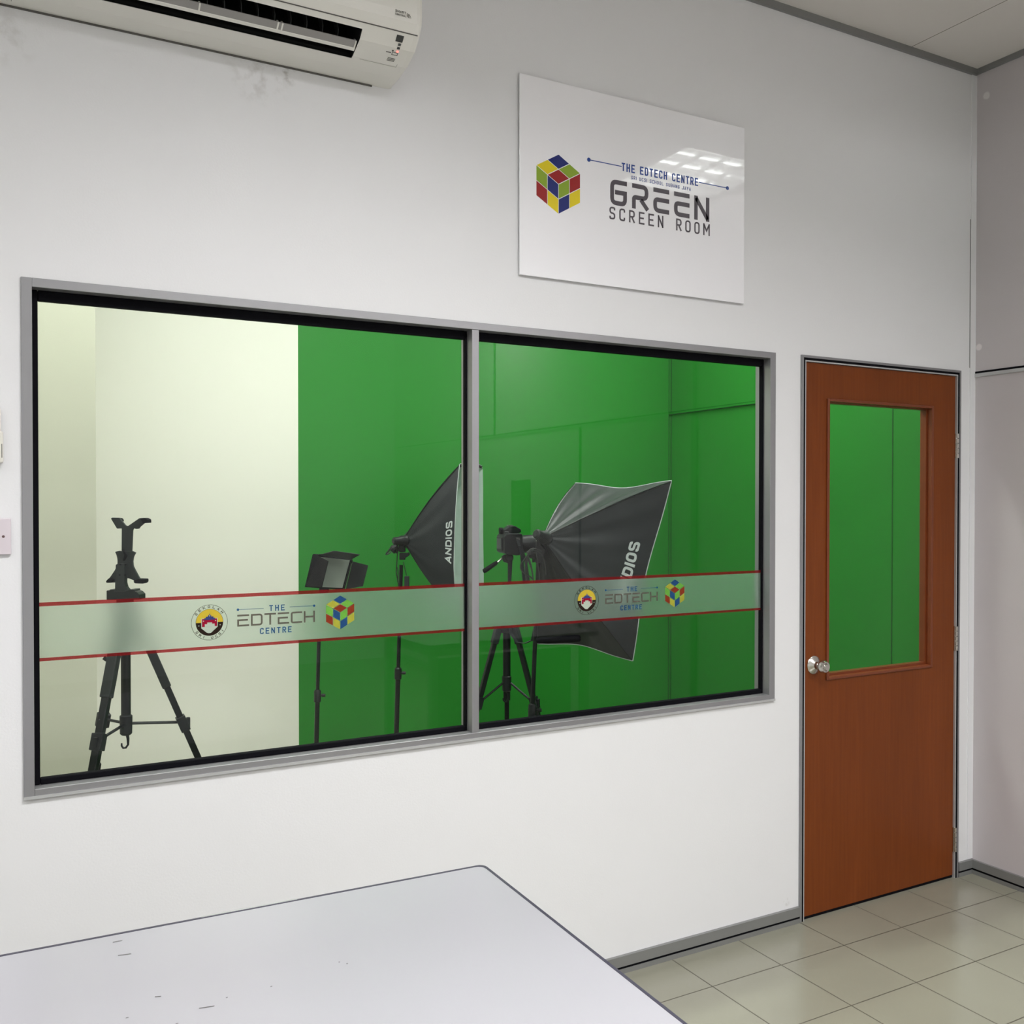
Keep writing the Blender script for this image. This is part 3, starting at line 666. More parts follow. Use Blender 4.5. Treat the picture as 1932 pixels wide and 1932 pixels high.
# bare stretch of the edge where the dark banding has peeled away, and small scuffs on the top
MB().prism([TP_(.425, -.0006, .751), TP_(.615, -.0006, .751), TP_(.615, .0026, .751), TP_(.425, .0026, .751)], (0, 0, -.004)).build('bare_edge_strip', m_alul, tb, label='pale stretch of edge without dark banding')
m_scuff = pbr('scuff', (.17, .16, .165, 1), .6)
for (u, v, L_, a) in ((235, 1801, .022, .2), (390, 1900, .024, .2), (655, 1818, .003, 0), (222, 1776, .016, .05), (428, 1882, .003, 0), (512, 1861, .003, 0), (240, 1920, .004, 0), (298, 1880, .01, .3), (334, 1931, .004, 0), (640, 1815, .002, 0)):
    d = (CAM.z-.75)/((v-CY)/FPX*UPV.z-FW.z); c = at(u, v, d); c.z = .7500
    e = Vector((math.cos(a), -math.sin(a), 0)); MB().obox(c, e*L_/2, Vector((-e.y, e.x, 0))*.0008, (0, 0, .00012)).build('scuff_mark', m_scuff, tb)
table((1.43, -2.385), -.05, 1.22, .75, .75, 'white table standing farther back by right wall, mirrored in the window', True)

# ------------------------------------------------------------------ small wall fittings at the left edge
rm = thing('remote_holder', (-1.99, 0, 1.72), 'cream remote control in wall holder, cut by left edge of the photo', 'remote control')
MB().box(-2.030, -1.9575, -.026, 0, 1.660, 1.735).build('holder', m_cream, rm, bevel=.004)
MB().box(-2.024, -1.9620, -.022, -.006, 1.700, 1.790).build('remote', m_cream, rm, bevel=.004)
MB().box(-1.9615, -1.9600, -.0268, -.026, 1.672, 1.705).build('slot_mark', m_acline, rm)
sw = thing('blank_wall_plate', (-1.985, 0, 1.485), 'square pinkish white blanking plate with a screw, left of window', 'wall plate')
MB().box(-2.028, -1.9418, -.010, 0, 1.4405, 1.5275).build('plate', m_pink, sw, bevel=.002)
MB().lathe((-1.9585, -.0098, 1.4840), (0, -1, 0), [(0, .0032), (.0008, .0032), (.0010, .0005)], 14).build('screw_head', pbr('dark_screw', (.10, .05, .05, 1), .5), sw)
MB().lathe((-2.0115, -.0098, 1.4840), (0, -1, 0), [(0, .0032), (.0008, .0032), (.0010, .0005)], 14).build('screw_head', pbr('dark_screw', (.10, .05, .05, 1), .5), sw)

# wall poster seen mirrored in the glass
nb = thing('notice_board', (XR, -3.81, 1.53), 'tall narrow dark green notice hanging on right wall, mirrored in window', 'notice')
MB().box(XR-.010, XR-.001, -3.9547, -3.6667, 1.318, 1.7375).build('board', m_poster, nb)
t = MB()
for i, (a, b, z, h_) in enumerate(((-3.89, -3.74, 1.66, .022), (-3.91, -3.71, 1.62, .008), (-3.90, -3.86, 1.52, .04), (-3.80, -3.76, 1.52, .04), (-3.90, -3.85, 1.40, .05), (-3.79, -3.74, 1.40, .05))):
    t.box(XR-.0106, XR-.010, a, b, z, z+h_)
t.build('pale_print', pbr('pale_green_print', (.12, .20, .12, 1), .5), nb)

# ------------------------------------------------------------------ ceiling lights
def troffer(x, y, lx, ly, power, spread, col, label, group, lit=True):
    t = thing('ceiling_light', (x, y, CEIL), label, 'ceiling light', group)
    h = .075; z0 = CEIL-h
    fr_ = MB().box(x-lx/2-.03, x-lx/2, y-ly/2-.03, y+ly/2+.03, z0, CEIL-.001).box(x+lx/2, x+lx/2+.03, y-ly/2-.03, y+ly/2+.03, z0, CEIL-.001)
    fr_.box(x-lx/2, x+lx/2, y-ly/2-.03, y-ly/2, z0, CEIL-.001).box(x-lx/2, x+lx/2, y+ly/2, y+ly/2+.03, z0, CEIL-.001)
    fr_.build('housing', m_alul, t)
    MB().box(x-lx/2, x+lx/2, y-ly/2, y+ly/2, CEIL-.012, CEIL-.002).build('reflector', m_white, t)
    n = max(2, int(ly/.14))
    for i in range(n):
        yy = y-ly/2+(i+.5)*ly/n
        MB().tube([(x-lx/2+.02, yy, CEIL-.03), (x+lx/2-.02, yy, CEIL-.03)], .013, 10).build('tube_lamp', m_white if power > 0 else m_tube, t)
    lv = MB(); m_ = max(3, int(lx/.14))
    for i in range(1, m_): lv.box(x-lx/2+i*lx/m_-.003, x-lx/2+i*lx/m_+.003, y-ly/2, y+ly/2, z0+.004, z0+.022)
    for i in range(1, n): lv.box(x-lx/2, x+lx/2, y-ly/2+i*ly/n-.003, y-ly/2+i*ly/n+.003, z0+.002, z0+.024)
    lv.build('louvre_grid', m_alul, t)
    if power <= 0: return t
    L_ = area_lamp(0, 0, 0, lx-.04, ly-.04, power, spread, col); L_.parent = t; L_.location = (0, 0, -.047)
    return t
names = ['ceiling light nearest the air conditioner', 'ceiling light farthest left, beyond the table', 'ceiling light at the rear right of the room', 'ceiling light at the rear left of the room', 'small square ceiling light mirrored in the wall sign']
for (x, y, lx, ly, p_w, spd, col), nm in zip(ROOM_LIGHTS, names):
    troffer(x, y, lx, ly, p_w, spd, col, 'recessed louvred '+nm, 'ceiling lights of the room')
for (x, y, lx, ly, p_w, spd, col), nm in zip(STUDIO_LIGHTS, ['in the middle of the studio', 'at the left end of the studio, added unseen to brighten the column', 'at the right end of the studio, added unseen to brighten the green walls']):
    troffer(x, y, lx, ly, p_w, spd, col, 'slim louvred ceiling light '+nm, 'ceiling lights of the studio')

# ------------------------------------------------------------------ tripods and stands
def prof(pts, d, dep, off=0):
    """outline in photo pixels at distance d as a slab of real thickness"""
    return [at(u, v, d)-FW*(dep/2)+FW*off for u, v in pts], FW*dep
HF = Vector((math.sin(YAW), math.cos(YAW), 0)); HR = Vector((math.cos(YAW), -math.sin(YAW), 0))
def leg_dir(deg): a = math.radians(deg); return HR*math.cos(a)+HF*math.sin(a)

def tripod(base, apex_z, slope, angles, label, z_brace, hub_z, top_z, col_r=.013, up_w=.021, lo_w=.015, sleeve_z=.98, lower_col=0):
    t = thing('camera_tripod', (base.x, base.y, 0), label, 'tripod')
    b = Vector((base.x, base.y, 0)); X3 = lambda z: b+Vector((0, 0, z))
    MB().tube([X3(hub_z-.01), X3(top_z)], col_r, 14).build('center_column', m_blackm, t, smooth=True)
    MB().lathe(X3(apex_z-.045), (0, 0, 1), [(0, .024), (.01, .034), (.05, .036), (.062, .026), (.07, .018)], 18).build('shoulder_casting', m_blackp, t, smooth=True)
    for a in angles:
        d = leg_dir(a); L = lambda z: b+d*(.03+slope*(apex_z-z))+Vector((0, 0, z))
        side = d.cross(Vector((0, 0, 1))).normalized(); axis = (L(0)-L(apex_z)).normalized(); nrm = side.cross(axis).normalized()
        def seg(mb, z1, z0, w_, th): c = (L(z0)+L(z1))/2; mb.obox(c, side*w_/2, nrm*th/2, axis*((L(z0)-L(z1)).length/2))
        m1 = MB(); seg(m1, apex_z-.02, sleeve_z, up_w*1.35, .027); lg = m1.build('leg', m_grip, t, bevel=.003)
        m2 = MB(); seg(m2, sleeve_z+.01, z_brace-.18, up_w, .020); m2.build('middle_tube', m_blackm, lg, bevel=.003)
        m3 = MB(); seg(m3, z_brace-.17, .03, lo_w, .015); m3.build('lower_tube', m_blackm, lg, bevel=.002)
        m4 = MB(); seg(m4, z_brace+.018, z_brace-.028, up_w*1.5, .029); m4.obox(L(z_brace-.005)+d*.016, side*.006, d*.006, (0, 0, .018)); m4.build('leg_clamp', m_blackp, lg, bevel=.002)
        m4 = MB(); seg(m4, z_brace-.155, z_brace-.195, up_w*1.3, .025); m4.build('leg_clamp', m_blackp, lg, bevel=.002)
        MB().lathe(L(.034), (L(0)-L(apex_z)), [(0, .010), (.012, .014), (.030, .013), (.034, .008)], 12).build('rubber_foot', m_black, lg)
        MB().tube([X3(hub_z)+d*.018, L(z_brace)-d*.010], .0046, 8).build('brace_strut', m_blackp, t)
    MB().lathe(X3(hub_z-.035), (0, 0, 1), [(0, .013), (.005, .018), (.045, .019), (.06, .019), (.064, .014)], 16).build('brace_hub', m_blackp, t, smooth=True)
    hz = hub_z-.035
    k = [X3(hz)+HR*.004, X3(hz-.012)+HR*.006, X3(hz-.030)+HR*.006, X3(hz-.040)-HR*.001, X3(hz-.041)-HR*.009, X3(hz-.034)-HR*.014, X3(hz-.026)-HR*.014]
    MB().tube(k, [.005, .0045, .0035, .0033, .0032, .003, .0026], 8).build('ballast_hook', m_blackp, t, smooth=True)
    return t
# tablet tripod at the left
D1 = 3.0; base1 = at(237.5, 1300, D1)
zz = lambda v, d: at(900, v, d).z
tp = tripod(base1, zz(1165, D1), .40, (25, 136, -95), 'black tripod carrying the empty tablet holder, in front of the white studio wall', zz(1372, D1), zz(1366, D1), zz(1118, D1), sleeve_z=zz(1302, D1), up_w=.024, lo_w=.018, col_r=.0145)
h = MB(); h.lathe(at(236, 1150, D1), (0, 0, 1), [(0, .020), (.02, .026), (.04, .024), (.05, .016)], 16)
h.build('pan_head', m_blackp, tp, smooth=True)
h = MB(); q, n = prof([(207,1120), (207,1113), (213,1113), (213,1111), (222,1111), (222,1114), (241,1114), (250,1111), (259,1111), (259,1114), (264,1116), (269,1121), (269,1130), (207,1131)], D1, .05); h.prism(q, n)
h.build('head_platform', m_blackp, tp, bevel=.002)
h = MB().tube([at(207, 1248, D1-.03), at(196, 1241, D1-.03)], .007, 8); h.build('lock_knob', m_blackp, tp)
# tablet holder
th = thing('tablet_holder', at(240, 1112, D1), 'empty black Y-shaped tablet clamp standing on the left tripod', 'tablet holder')
h = MB(); q, n = prof([(222,1116), (223.5,1065), (229,1062), (241,1062), (241,1098), (243,1106), (247,1111), (249,1116)], D1, .022, -.012); h.prism(q, n); h.build('spine', m_grip, th, bevel=.002)
h = MB(); q, n = prof([(218,1041), (227,1039), (228,1040), (247.5,1040), (249,1039), (256.5,1042.5), (252.5,1050), (251,1059), (252,1068), (257,1078), (263,1089), (267,1094), (258,1100), (256,1096), (244,1091), (241,1091), (241,1088), (222.5,1088), (222,1097), (217,1099), (204,1099), (202.5,1096), (210,1087), (218,1075), (222.5,1065), (222.5,1055), (221,1048)], D1, .010); h.prism(q, n)
h.build('lower_jaw', m_grip, th, bevel=.0015)
h = MB(); q, n = prof([(256,1094), (264,1091.5), (276.5,1092), (277,1097), (274,1100.5), (258,1100), (256,1098)], D1-.012, .034); h.prism(q, n); h.build('jaw_pad', m_black, th, bevel=.002)
h = MB(); q, n = prof([(203,1096), (209,1090), (215,1094), (214,1099), (204,1099)], D1-.012, .030); h.prism(q, n); h.build('jaw_pad', m_black, th, bevel=.002)
h = MB(); q, n = prof([(228,1050), (228.5,997), (219.5,997.5), (208,978.5), (210,976.5), (224,976.8), (228,982), (235,990.5), (238,992.5), (241,992), (262,977.5), (272,977), (275,984), (263,994), (261,997.5), (255.5,998), (251,996.5), (249,1001), (247,1050)], D1, .009, .008); h.prism(q, n); h.build('upper_jaw', m_grip, th, bevel=.0015)
h = MB(); q, n = prof([(266,979), (274,976.8), (280,980), (280.5,986.5), (271,987)], D1-.010, .034, .008); h.prism(q, n); h.build('jaw_pad', m_black, th, bevel=.002)
h = MB(); q, n = prof([(220,977), (226,977.5), (229,981.5), (228,984.5), (222,980.5)], D1+.012, .030, .008); h.prism(q, n); h.build('jaw_pad', m_black, th, bevel=.002)
h = MB(); q, n = prof([(232,1036), (240.5,1047), (238,1052), (234,1058), (233,1054), (236,1048), (234,1044)], D1-.018, .010); h.prism(q, n); h.build('release_lever', m_black, th)
for u, v in ((227,1065), (237,1065), (226,1085), (236,1085)): MB().lathe(at(u, v, D1-.024), -FW, [(0, .0028), (.0012, .0028), (.0014, .0005)], 10).build('screw', m_black, th)

# camera tripod
D2 = 3.85; base2 = at(956, 1300, D2)
tp2 = tripod(base2, zz(1172, D2), .30, (90, -28, 207), 'black tripod carrying the camera, seen through right window pane', zz(1318, D2), zz(1288, D2), zz(1100, D2), sleeve_z=zz(1212, D2), up_w=.019, lo_w=.013, col_r=.0155)
h = MB(); q, n = prof([(946,1050), (950,1047), (965,1043), (967,1057), (966,1075), (964,1110), (958,1110), (958,1062), (950,1060)], D2, .035); h.prism(q, n); h.build('pan_head', m_blackp, tp2, bevel=.003)
h = MB(); h.lathe(at(961, 1052, D2-.02), -FW, [(0, .016), (.012, .017), (.016, .012)], 16); h.build('tilt_knob', m_blackp, tp2)
hd = MB().tube([at(948, 1053, D2), at(937, 1062, D2-.01)], .0042, 8).build('pan_handle', m_steel, tp2)
MB().tube([at(938, 1060, D2-.01), at(935, 1063, D2-.012), at(915, 1076.5, D2-.03), at(912, 1077.5, D2-.032)], [.006, .0085, .0100, .0080], 14).build('handle_grip', m_black, hd, smooth=True)

# ------------------------------------------------------------------ camera body
CO = at(972, 1022, D2)                         # centre of the body side
ca = (HR*.965+HF*.26).normalized(); cb = Vector((-ca.y, ca.x, 0)); cz_ = Vector((0, 0, 1))   # lens axis, width axis, up
dc = thing('photo_camera', at(962, 1045, D2), 'black reflex camera pointing right, fixed on tripod behind right pane', 'camera')
PC = lambda a, b, c: CO+ca*a+cb*b+cz_*c
def cbox(m, a0, a1, b0, b1, c0, c1): m.obox(PC((a0+a1)/2, (b0+b1)/2, (c0+c1)/2), ca*(a1-a0)/2, cb*(b1-b0)/2, cz_*(c1-c0)/2); return m
m = MB(); sidep = [(-.060,-.040), (-.060,.022), (-.050,.034), (.012,.034), (.016,.020), (.014,-.050), (-.010,-.052), (-.050,-.046)]
m.prism([PC(a, -.058, c) for a, c in sidep], cb*.122); bd = m.build('body', m_blackp, dc, bevel=.003)
m = MB(); m.prism([PC(a, -.022, c) for a, c in [(-.052,.030), (-.050,.048), (-.030,.062), (-.006,.064), (.018,.050), (.020,.040), (.008,.032)]], cb*.05); m.build('flash_housing', m_blackp, dc, bevel=.003)
m = MB().tube([PC(-.052, .004, .044), PC(-.064, .004, .044)], .013, 14); m.build('viewfinder', m_black, dc)
m = cbox(MB(), -.066, -.059, -.038, .042, -.034, .020); m.build('screen_door', m_blackp, dc, bevel=.002)
m = cbox(MB(), -.0675, -.066, -.030, .034, -.028, .014); m.build('screen', m_lcd, dc)
ax0 = PC(.012, .010, -.010)
ln = MB().lathe(ax0, ca, [(0, .034), (.006, .036), (.020, .034), (.024, .036), (.058, .037), (.074, .036), (.080, .034)], 28).build('lens', m_blackp, dc, smooth=True)
MB().lathe(ax0+ca*.068, ca, [(0, .0372), (.003, .0376), (.006, .0372)], 28).build('lens_ring', m_gold, ln)
MB().lathe(ax0+ca*.0802, ca, [(0, .030), (.0005, .029), (.0007, .001)], 24).build('front_glass', m_lcd, ln)
m = MB().lathe(PC(-.045, -.035, .034), (0, 0, 1), [(0, .010), (.006, .010), (.008, .008), (.0081, .001)], 16); m.build('mode_dial', m_grip, dc)
m = cbox(MB(), -.030, -.014, -.018, .020, .0635, .0665); m.build('hot_shoe', m_steel, dc)
m = cbox(MB(), -.012, .002, -.062, -.058, .008, .018); m.build('strap_lug', m_steel, dc)
def ribbon3(mb, pts, w_, wd):
    for i in range(len(pts)-1): 
        a, b = Vector(pts[i]), Vector(pts[i+1]); wd_ = Vector(wd).normalized()*w_/2; t_ = (b-a).cross(wd_).normalized()*.0008
        mb.add([a-wd_-t_, a+wd_-t_, b+wd_-t_, b-wd_-t_, a-wd_+t_, a+wd_+t_, b+wd_+t_, b-wd_+t_], [(0,1,2,3), (7,6,5,4), (0,4,5,1), (2,6,7,3), (1,5,6,2), (0,3,7,4)])
m = MB(); ribbon3(m, [at(975, 1013, D2-.06), at(980, 1030, D2-.065), at(984, 1045, D2-.06), at(986, 1070, D2-.05), at(989, 1100, D2-.045), at(988, 1130, D2-.04), at(978, 1160, D2-.03), at(962, 1178, D2-.04), at(964, 1195, D2-.05), at(976, 1212, D2-.06), at(990, 1214, D2-.06), at(1004, 1208, D2-.06), at(1010, 1180, D2-.05), at(1000, 1120, D2-.05), at(992, 1060, D2-.05), at(984, 1035, D2-.055)], .012, HR*.8+HF*.3); m.build('neck_strap', m_fabric, dc)

# ------------------------------------------------------------------ light stands
def light_stand(u_top, v_top, u_bot, v_bot, d, label, z_knob, r=.011):
    a = at(u_top, v_top, d); c = at(u_bot, v_bot, d); ax = (a-c).normalized(); foot = c-ax*((c.z-.02)/ax.z)
    t = thing('light_stand', (foot.x, foot.y, 0), label, 'light stand'); P3 = lambda z: foot+ax*((z-.02)/ax.z)
    MB().tube([P3(z_knob), a], r*.78, 14).build('upper_pole', m_blackm, t, smooth=True)
    MB().tube([P3(.12), P3(z_knob)], r, 14).build('lower_pole', m_blackm, t, smooth=True)
    MB().lathe(P3(z_knob-.035), ax, [(0, r), (.004, r*1.45), (.050, r*1.45), (.056, r)], 14).build('pole_collar', m_blackp, t, smooth=True)
    k = P3(z_knob-.004); kn = MB().tube([k, k+HR*.026], .005, 8); kn.tube([k+HR*.020, k+HR*.034], [.008, .0065], 10); kn.build('clamp_knob', m_blackp, t)
    MB().lathe(P3(.46), ax, [(0, r), (.004, r*1.9), (.045, r*1.9), (.05, r)], 14).build('leg_collar', m_blackp, t, smooth=True)
    for i in range(3):
        dd = leg_dir(40+120*i)
        lg = MB().tube([P3(.48)+dd*.015, Vector((foot.x, foot.y, 0))+dd*.36+Vector((0, 0, .012))], .008, 8).build('leg', m_blackm, t)
        MB().tube([P3(.14)+dd*.012, Vector((foot.x, foot.y, 0))+dd*.21+Vector((0, 0, .215))], .005, 6).build('strut', m_blackm, t)
        MB().ball(Vector((foot.x, foot.y, 0))+dd*.36+Vector((0, 0, .012)), .011, 8).build('rubber_foot', m_black, lg)
    return t

# ------------------------------------------------------------------ softboxes
def softbox(name_label, H, Q, axis_up, bulge, head_r, facets_label, letters, sag=.02, fold=None, pull=0, wrinkle=.0015):
    """H: rear ring centre, Q: mouth corners (near top, near bottom, far bottom, far top)"""
    sb = thing('softbox', tuple(H), name_label, 'softbox')
    Mc = sum(Q, Vector((0, 0, 0)))/4; ax = (Mc-H).normalized()
    ring_ = [H+(q-Mc-ax*(q-Mc).dot(ax)).normalized()*head_r for q in Q]
    def rib(i, t):
        a, b = ring_[i], Q[i]; out = (b-Mc).normalized()
        return a+(b-a)*t+out*bulge*math.sin(PI*t)*(1-.25*t)
    edge_sag = lambda i: (Mc-(Q[i]+Q[(i+1) % 4])/2).normalized()
    def panel(i, sc_=1.0):
        def fn(u, v):
            a, b = rib(i, u), rib((i+1) % 4, u); p = a+(b-a)*v
            s = math.sin(PI*v)
            p = p+edge_sag(i)*sag*s*u*.9+edge_sag(i)*.004*math.sin(9*v+3*u)*u
            if fold and i == 0: p -= edge_sag(i)*fold*u*(v/.68 if v < .68 else (1-v)/.32)
            if i == 0: p -= ax*pull*s*u*u
            if wrinkle:
                p -= edge_sag(i)*wrinkle*(math.sin(17*v+2.0*i)+.6*math.sin(31*v+5*u+i))*math.sin(PI*u)**.7*(1-abs(2*v-1)**4)
            if sc_ != 1.0:
                cc = H+ax*(p-H).dot(ax); p = cc+(p-cc)*sc_
            return p
        return fn
    mats = [m_fabric, m_fabric, m_fabric, m_fabric2]
    nm = ['side_panel', 'lower_panel', 'side_panel', 'top_panel']
    shells = []
    for i in range(4):
        o = MB().grid(panel(i), 24, 40).build(nm[i], mats[i], sb, smooth=True, recalc=False); shells.append(o)
        MB().grid(panel(i, .955), 24, 40).build('silver_lining', m_silver, o, smooth=True, recalc=False)
        # silver hem along the mouth edge
        fn = panel(i); hem = MB().tube([fn(1, k/16) for k in range(17)], .0020, 6); hem.build('hem_piping', m_hem, o)
        rb = MB().tube([rib(i, k/14)-(rib(i, k/14)-H-ax*(rib(i, k/14)-H).dot(ax)).normalized()*.004 for k in range(15)], .0030, 6); rb.build('rib_rod', m_blackm, sb)
    if letters:
        s, u0, u1, v0, v1 = letters; fn = panel(0)
        mb = MB()
        # x of the word runs up the panel (v from v1 to v0), height runs from u1 to u0
        W_, H_ = 1.0, 1.0
        def f3(p):
            vv = v0+(v1-v0)*p.x; uu = u1+(u0-u1)*p.y
            q = fn(uu, vv); e = .003
            n_ = (fn(uu+e, vv)-q).cross(fn(uu, vv+e)-q).normalized()
            if n_.dot(CAM-q) < 0: n_ = -n_
            return q+n_*.0022
        tw = MB(); text(tw, s, (0, 0, 0), (1, 0, 0), (0, 1, 0), 1.0, 1.0, .165, .13, G1, .34, depth=0)
        # thicken strokes evenly: aspect of the word is wide, so build in metres then normalise
        Wm = (fn((u0+u1)/2, v1)-fn((u0+u1)/2, v0)).length; Hm = (fn(u1, (v0+v1)/2)-fn(u0, (v0+v1)/2)).length
        tw = MB(); text(tw, s, (0, 0, 0), (1, 0, 0), (0, 1, 0), Wm, Hm, Hm*.23, .18, G1, .30, depth=0)
        mb.v = [f3(Vector((p.x/Wm, p.y/Hm, 0))) for p in tw.v]; mb.f = [f for k_, f in enumerate(tw.f)]
        mb.build('white_lettering', m_white, shells[0], recalc=False)
    # lamp head behind the ring
    hd_ = MB().lathe(H-ax*.060, ax, [(0, .012), (.005, .017), (.030, .019), (.040, .024), (.060, head_r*.9)], 18).build('lamp_head', m_blackp, sb, smooth=True)
    MB().lathe(H-ax*.006, ax, [(0, head_r*.9), (.010, head_r*1.02), (.018, head_r*.9)], 20).build('speed_ring', m_blackp, sb, smooth=True)
    MB().lathe(H+ax*.02, ax, [(0, .014), (.02, .022), (.10, .030), (.13, .026), (.15, .004)], 14).build('bulb', m_white, sb, smooth=True)
    return sb, hd_, ax

# left softbox (mouth turned to the right, partly hidden by the mullion)
Dl = 4.35
Ql = [at(867, 877, Dl-.02), at(863, 1160, Dl-.04), at(911, 1146, Dl+.40), at(909, 879, Dl+.40)]
sbl, hdl, axl = softbox('black softbox with silver lining behind the window mullion', at(764, 1020, Dl-.02), Ql, None, .022, .026, None, ('ANDIOS', .815, .945, .665, .365), sag=-.006, fold=.035, pull=.012)
stl = light_stand(757, 1066, 748, 1378, Dl, 'black light stand under the softbox left of the mullion', zz(1268, Dl))
h = MB(); q, n = prof([(753,1030), (754,1016), (761,1010), (765,1018), (765,1041), (758,1042), (752,1040)], Dl, .035); h.prism(q, n); h.build('tilt_bracket', m_blackp, stl, bevel=.002)
h = MB(); q, n = prof([(754,1043), (767,1043), (772,1042), (773,1047), (768,1051), (765,1052), (765,1056), (754,1056)], Dl-.01, .026); h.prism(q, n); h.build('swivel_clamp', m_blackp, stl, bevel=.002)
h = MB().tube([at(752, 1031, Dl), at(743, 1036, Dl), at(739, 1040, Dl)], [.016, .020, .016], 10); h.build('lamp_socket', m_blackp, sbl)
h = MB().tube([at(741, 1032, Dl), at(736, 1036, Dl), at(729, 1044, Dl), at(728, 1046, Dl), at(731, 1046, Dl), at(738, 1041, Dl)], .0035, 6); h.build('hanging_loop', m_wire, sbl, smooth=True)
h = MB().tube([at(749, 1015, Dl-.02), at(749, 1044, Dl-.02)], [.003, .006], 6); h.build('tilt_handle', m_blackp, sbl)
cdl = thing('power_cord', tuple(at(751, 1044, Dl-.03)), 'thin black cord with inline switch box hanging beside left softbox stand', 'power cord')
MB().tube([at(750, 1044, Dl-.03), at(749, 1060, Dl-.03), at(747.5, 1080, Dl-.03), at(751, 1096, Dl-.03), at(753, 1110, Dl-.03), at(752, 1160, Dl-.03), at(750, 1185, Dl-.03)], .0026, 6).build('cable', m_wire, cdl, smooth=True)
MB().tube([at(749.5, 1070, Dl-.035), at(751.5, 1080, Dl-.035), at(750, 1098, Dl-.035)], .0022, 6).build('cable', m_wire, cdl, smooth=True)
MB().tube([at(761, 1060, Dl-.03), at(767, 1086, Dl-.03)], .0022, 6).build('cable', m_wire, cdl)
h = MB(); q, n = prof([(763,1087), (772,1087), (772,1112), (763,1112)], Dl-.03, .018); h.prism(q, n); h.build('switch_box', m_grip, cdl, bevel=.002)

# right softbox (back turned to the window)
Dr = 3.50
Qr = [at(1267, 908, Dr), at(1193, 1247, Dr+.03), at(1010, 1213, Dr+.36), at(1086, 911, Dr+.36)]
sbr, hdr_, axr = softbox('large black softbox turned away from window, behind right pane', at(1030, 1016, Dr-.06), Qr, None, .020, .026, None, ('ANDIOS', .74, .855, .72, .345), sag=.022, wrinkle=.0034)
str_ = light_stand(1016, 1050, 1004, 1345, Dr+.02, 'black light stand under the large softbox behind right pane', zz(1340, Dr), r=.0105)
h = MB(); q, n = prof([(1010,1040), (1012,1020), (1019,1006), (1030,1004), (1033,1014), (1030,1036), (1022,1062), (1010,1062)], Dr-.03, .035); h.prism(q, n); h.build('tilt_bracket', m_blackp, str_, bevel=.003)
h = MB().tube([at(1018, 1056, Dr-.03), at(1004, 1057, Dr-.03)], [.006, .0085], 10); h.build('clamp_knob', m_blackp, str_)
h = MB().tube([at(1012, 1209, Dr-.02), at(1016, 1208.5, Dr-.02), at(1088, 1204.5, Dr-.03), at(1094, 1204.2, Dr-.03), at(1096, 1204, Dr-.03)], [.010, .0115, .0135, .0120, .004], 14); h.build('folded_arm', m_black, str_, smooth=True)
h = MB().tube([at(1016, 1048, Dr-.05), at(1001, 1044, Dr-.05), at(996, 1047, Dr-.05)], [.014, .018, .012], 10); h.build('lamp_socket', m_blackp, sbr)
cdr = thing('power_cord', tuple(at(1000, 1050, Dr-.08)), 'looped black cables hanging from the large softbox lamp head', 'power cord')
def loopc(pts, r=.0024): MB().tube([at(u, v, Dr-.08) for u, v in pts], r, 6).build('cable', m_wire, cdr, smooth=True)
def smooth2(pts, n=5):
    out = []
    P_ = [pts[0]]+list(pts)+[pts[-1]]
    for i in range(1, len(P_)-2):
        a, b, c, d = [Vector(x) for x in P_[i-1:i+3]]
        for k in range(n):
            t = k/n; out.append(tuple(.5*((2*b)+(c-a)*t+(2*a-5*b+4*c-d)*t*t+(3*b-a-3*c+d)*t**3)))
    out.append(tuple(pts[-1])); return out
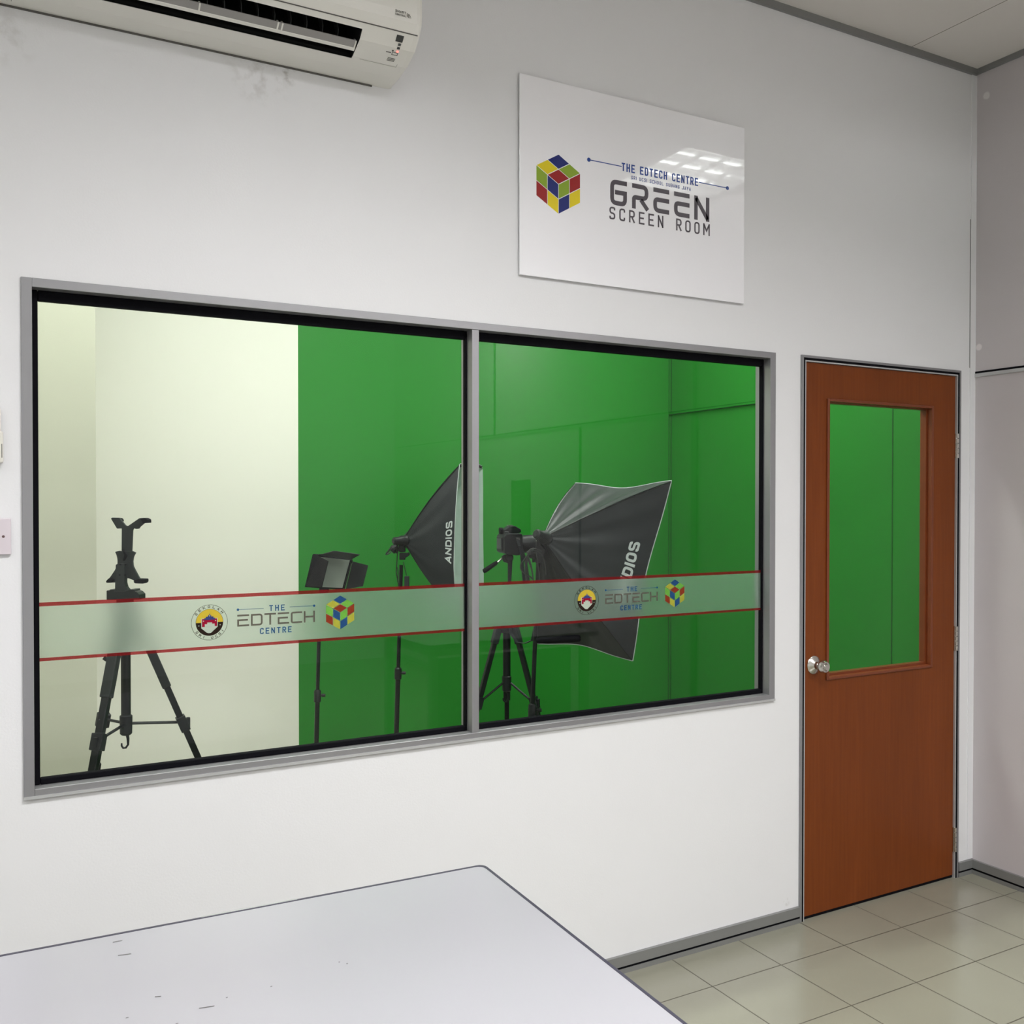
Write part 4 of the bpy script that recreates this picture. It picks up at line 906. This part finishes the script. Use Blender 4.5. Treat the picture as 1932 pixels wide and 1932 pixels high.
for L_ in ([(1022,1040),(1012,1036),(1002,1036),(996,1046),(992,1062),(991,1080),(993,1100)], [(996,1046),(990,1055),(983,1064),(983,1074),(990,1082),(1000,1088),(1005,1092),(1003,1075),(996,1055)],
           [(996,1050),(994,1070),(995,1090),(999,1108)], [(997,1050),(1003,1070),(1006,1095),(1004,1110)], [(1005,1040),(1015,1040),(1024,1050),(1029,1068),(1030,1085)], [(1011,1042),(1014,1060),(1017,1080),(1018,1098)], [(1016,1022),(1012,1017),(1014,1011),(1020,1008)]):
    loopc(smooth2(L_))

# led panel with barn doors
Dp = 4.15
lp = thing('led_panel', tuple(at(622, 1078, Dp)), 'small tilted studio light panel with open black barn doors, at edge of green wall', 'light panel')
h = MB(); q, n = prof([(592,1045), (663,1055), (664,1058), (649,1112), (577,1107)], Dp+.03, .05); h.prism(q, n); h.build('housing', m_black, lp, bevel=.002)
h = MB(); q, n = prof([(600,1050.5), (660,1057), (646,1109), (590,1107)], Dp-.002, .004); h.prism(q, n); h.build('diffuser', m_screen, lp)
def door4(pts, nm):
    a = [at(*p) for p in pts]; nn = (a[1]-a[0]).cross(a[3]-a[0]).normalized()*.003
    h = MB(); h.prism(a, nn); h.build(nm, m_blackp if nm != 'left' else m_black, lp)
def bd_(pts, m): 
    a = [at(*p) for p in pts]; nn = (a[1]-a[0]).cross(a[-1]-a[0]).normalized()*.003
    MB().prism(a, nn).build('barn_door', m, lp, bevel=.001)
bd_([(592, 1044.5, Dp), (600, 1049, Dp-.02), (619, 1058.5, Dp-.12), (607, 1108, Dp-.12), (583, 1108, Dp-.01), (577.5, 1105, Dp)], m_black)
bd_([(600, 1046.5, Dp), (608, 1046, Dp-.02), (628, 1040.5, Dp-.12), (634, 1040.5, Dp-.12), (679, 1047, Dp-.12), (663, 1056, Dp-.01)], m_blackp)
bd_([(665, 1059, Dp-.01), (694, 1066.5, Dp-.11), (684, 1106, Dp-.11), (652, 1112, Dp-.01)], m_blackp)
h = MB().tube([at(663, 1063, Dp-.01), at(652, 1106, Dp-.01)], .0022, 6); h.build('hinge_rod', m_steel, lp)
h = MB(); q, n = prof([(603,1108), (622,1110), (616,1128), (603,1130)], Dp+.02, .02); h.prism(q, n); h.build('mounting_yoke', m_blackp, lp)
light_stand(603.5, 1124, 597, 1398, Dp+.02, 'black light stand under the small tilted light panel', zz(1312, Dp), r=.0105)

for o in list(bpy.data.objects):
    if '_w' in o: del o['_w']
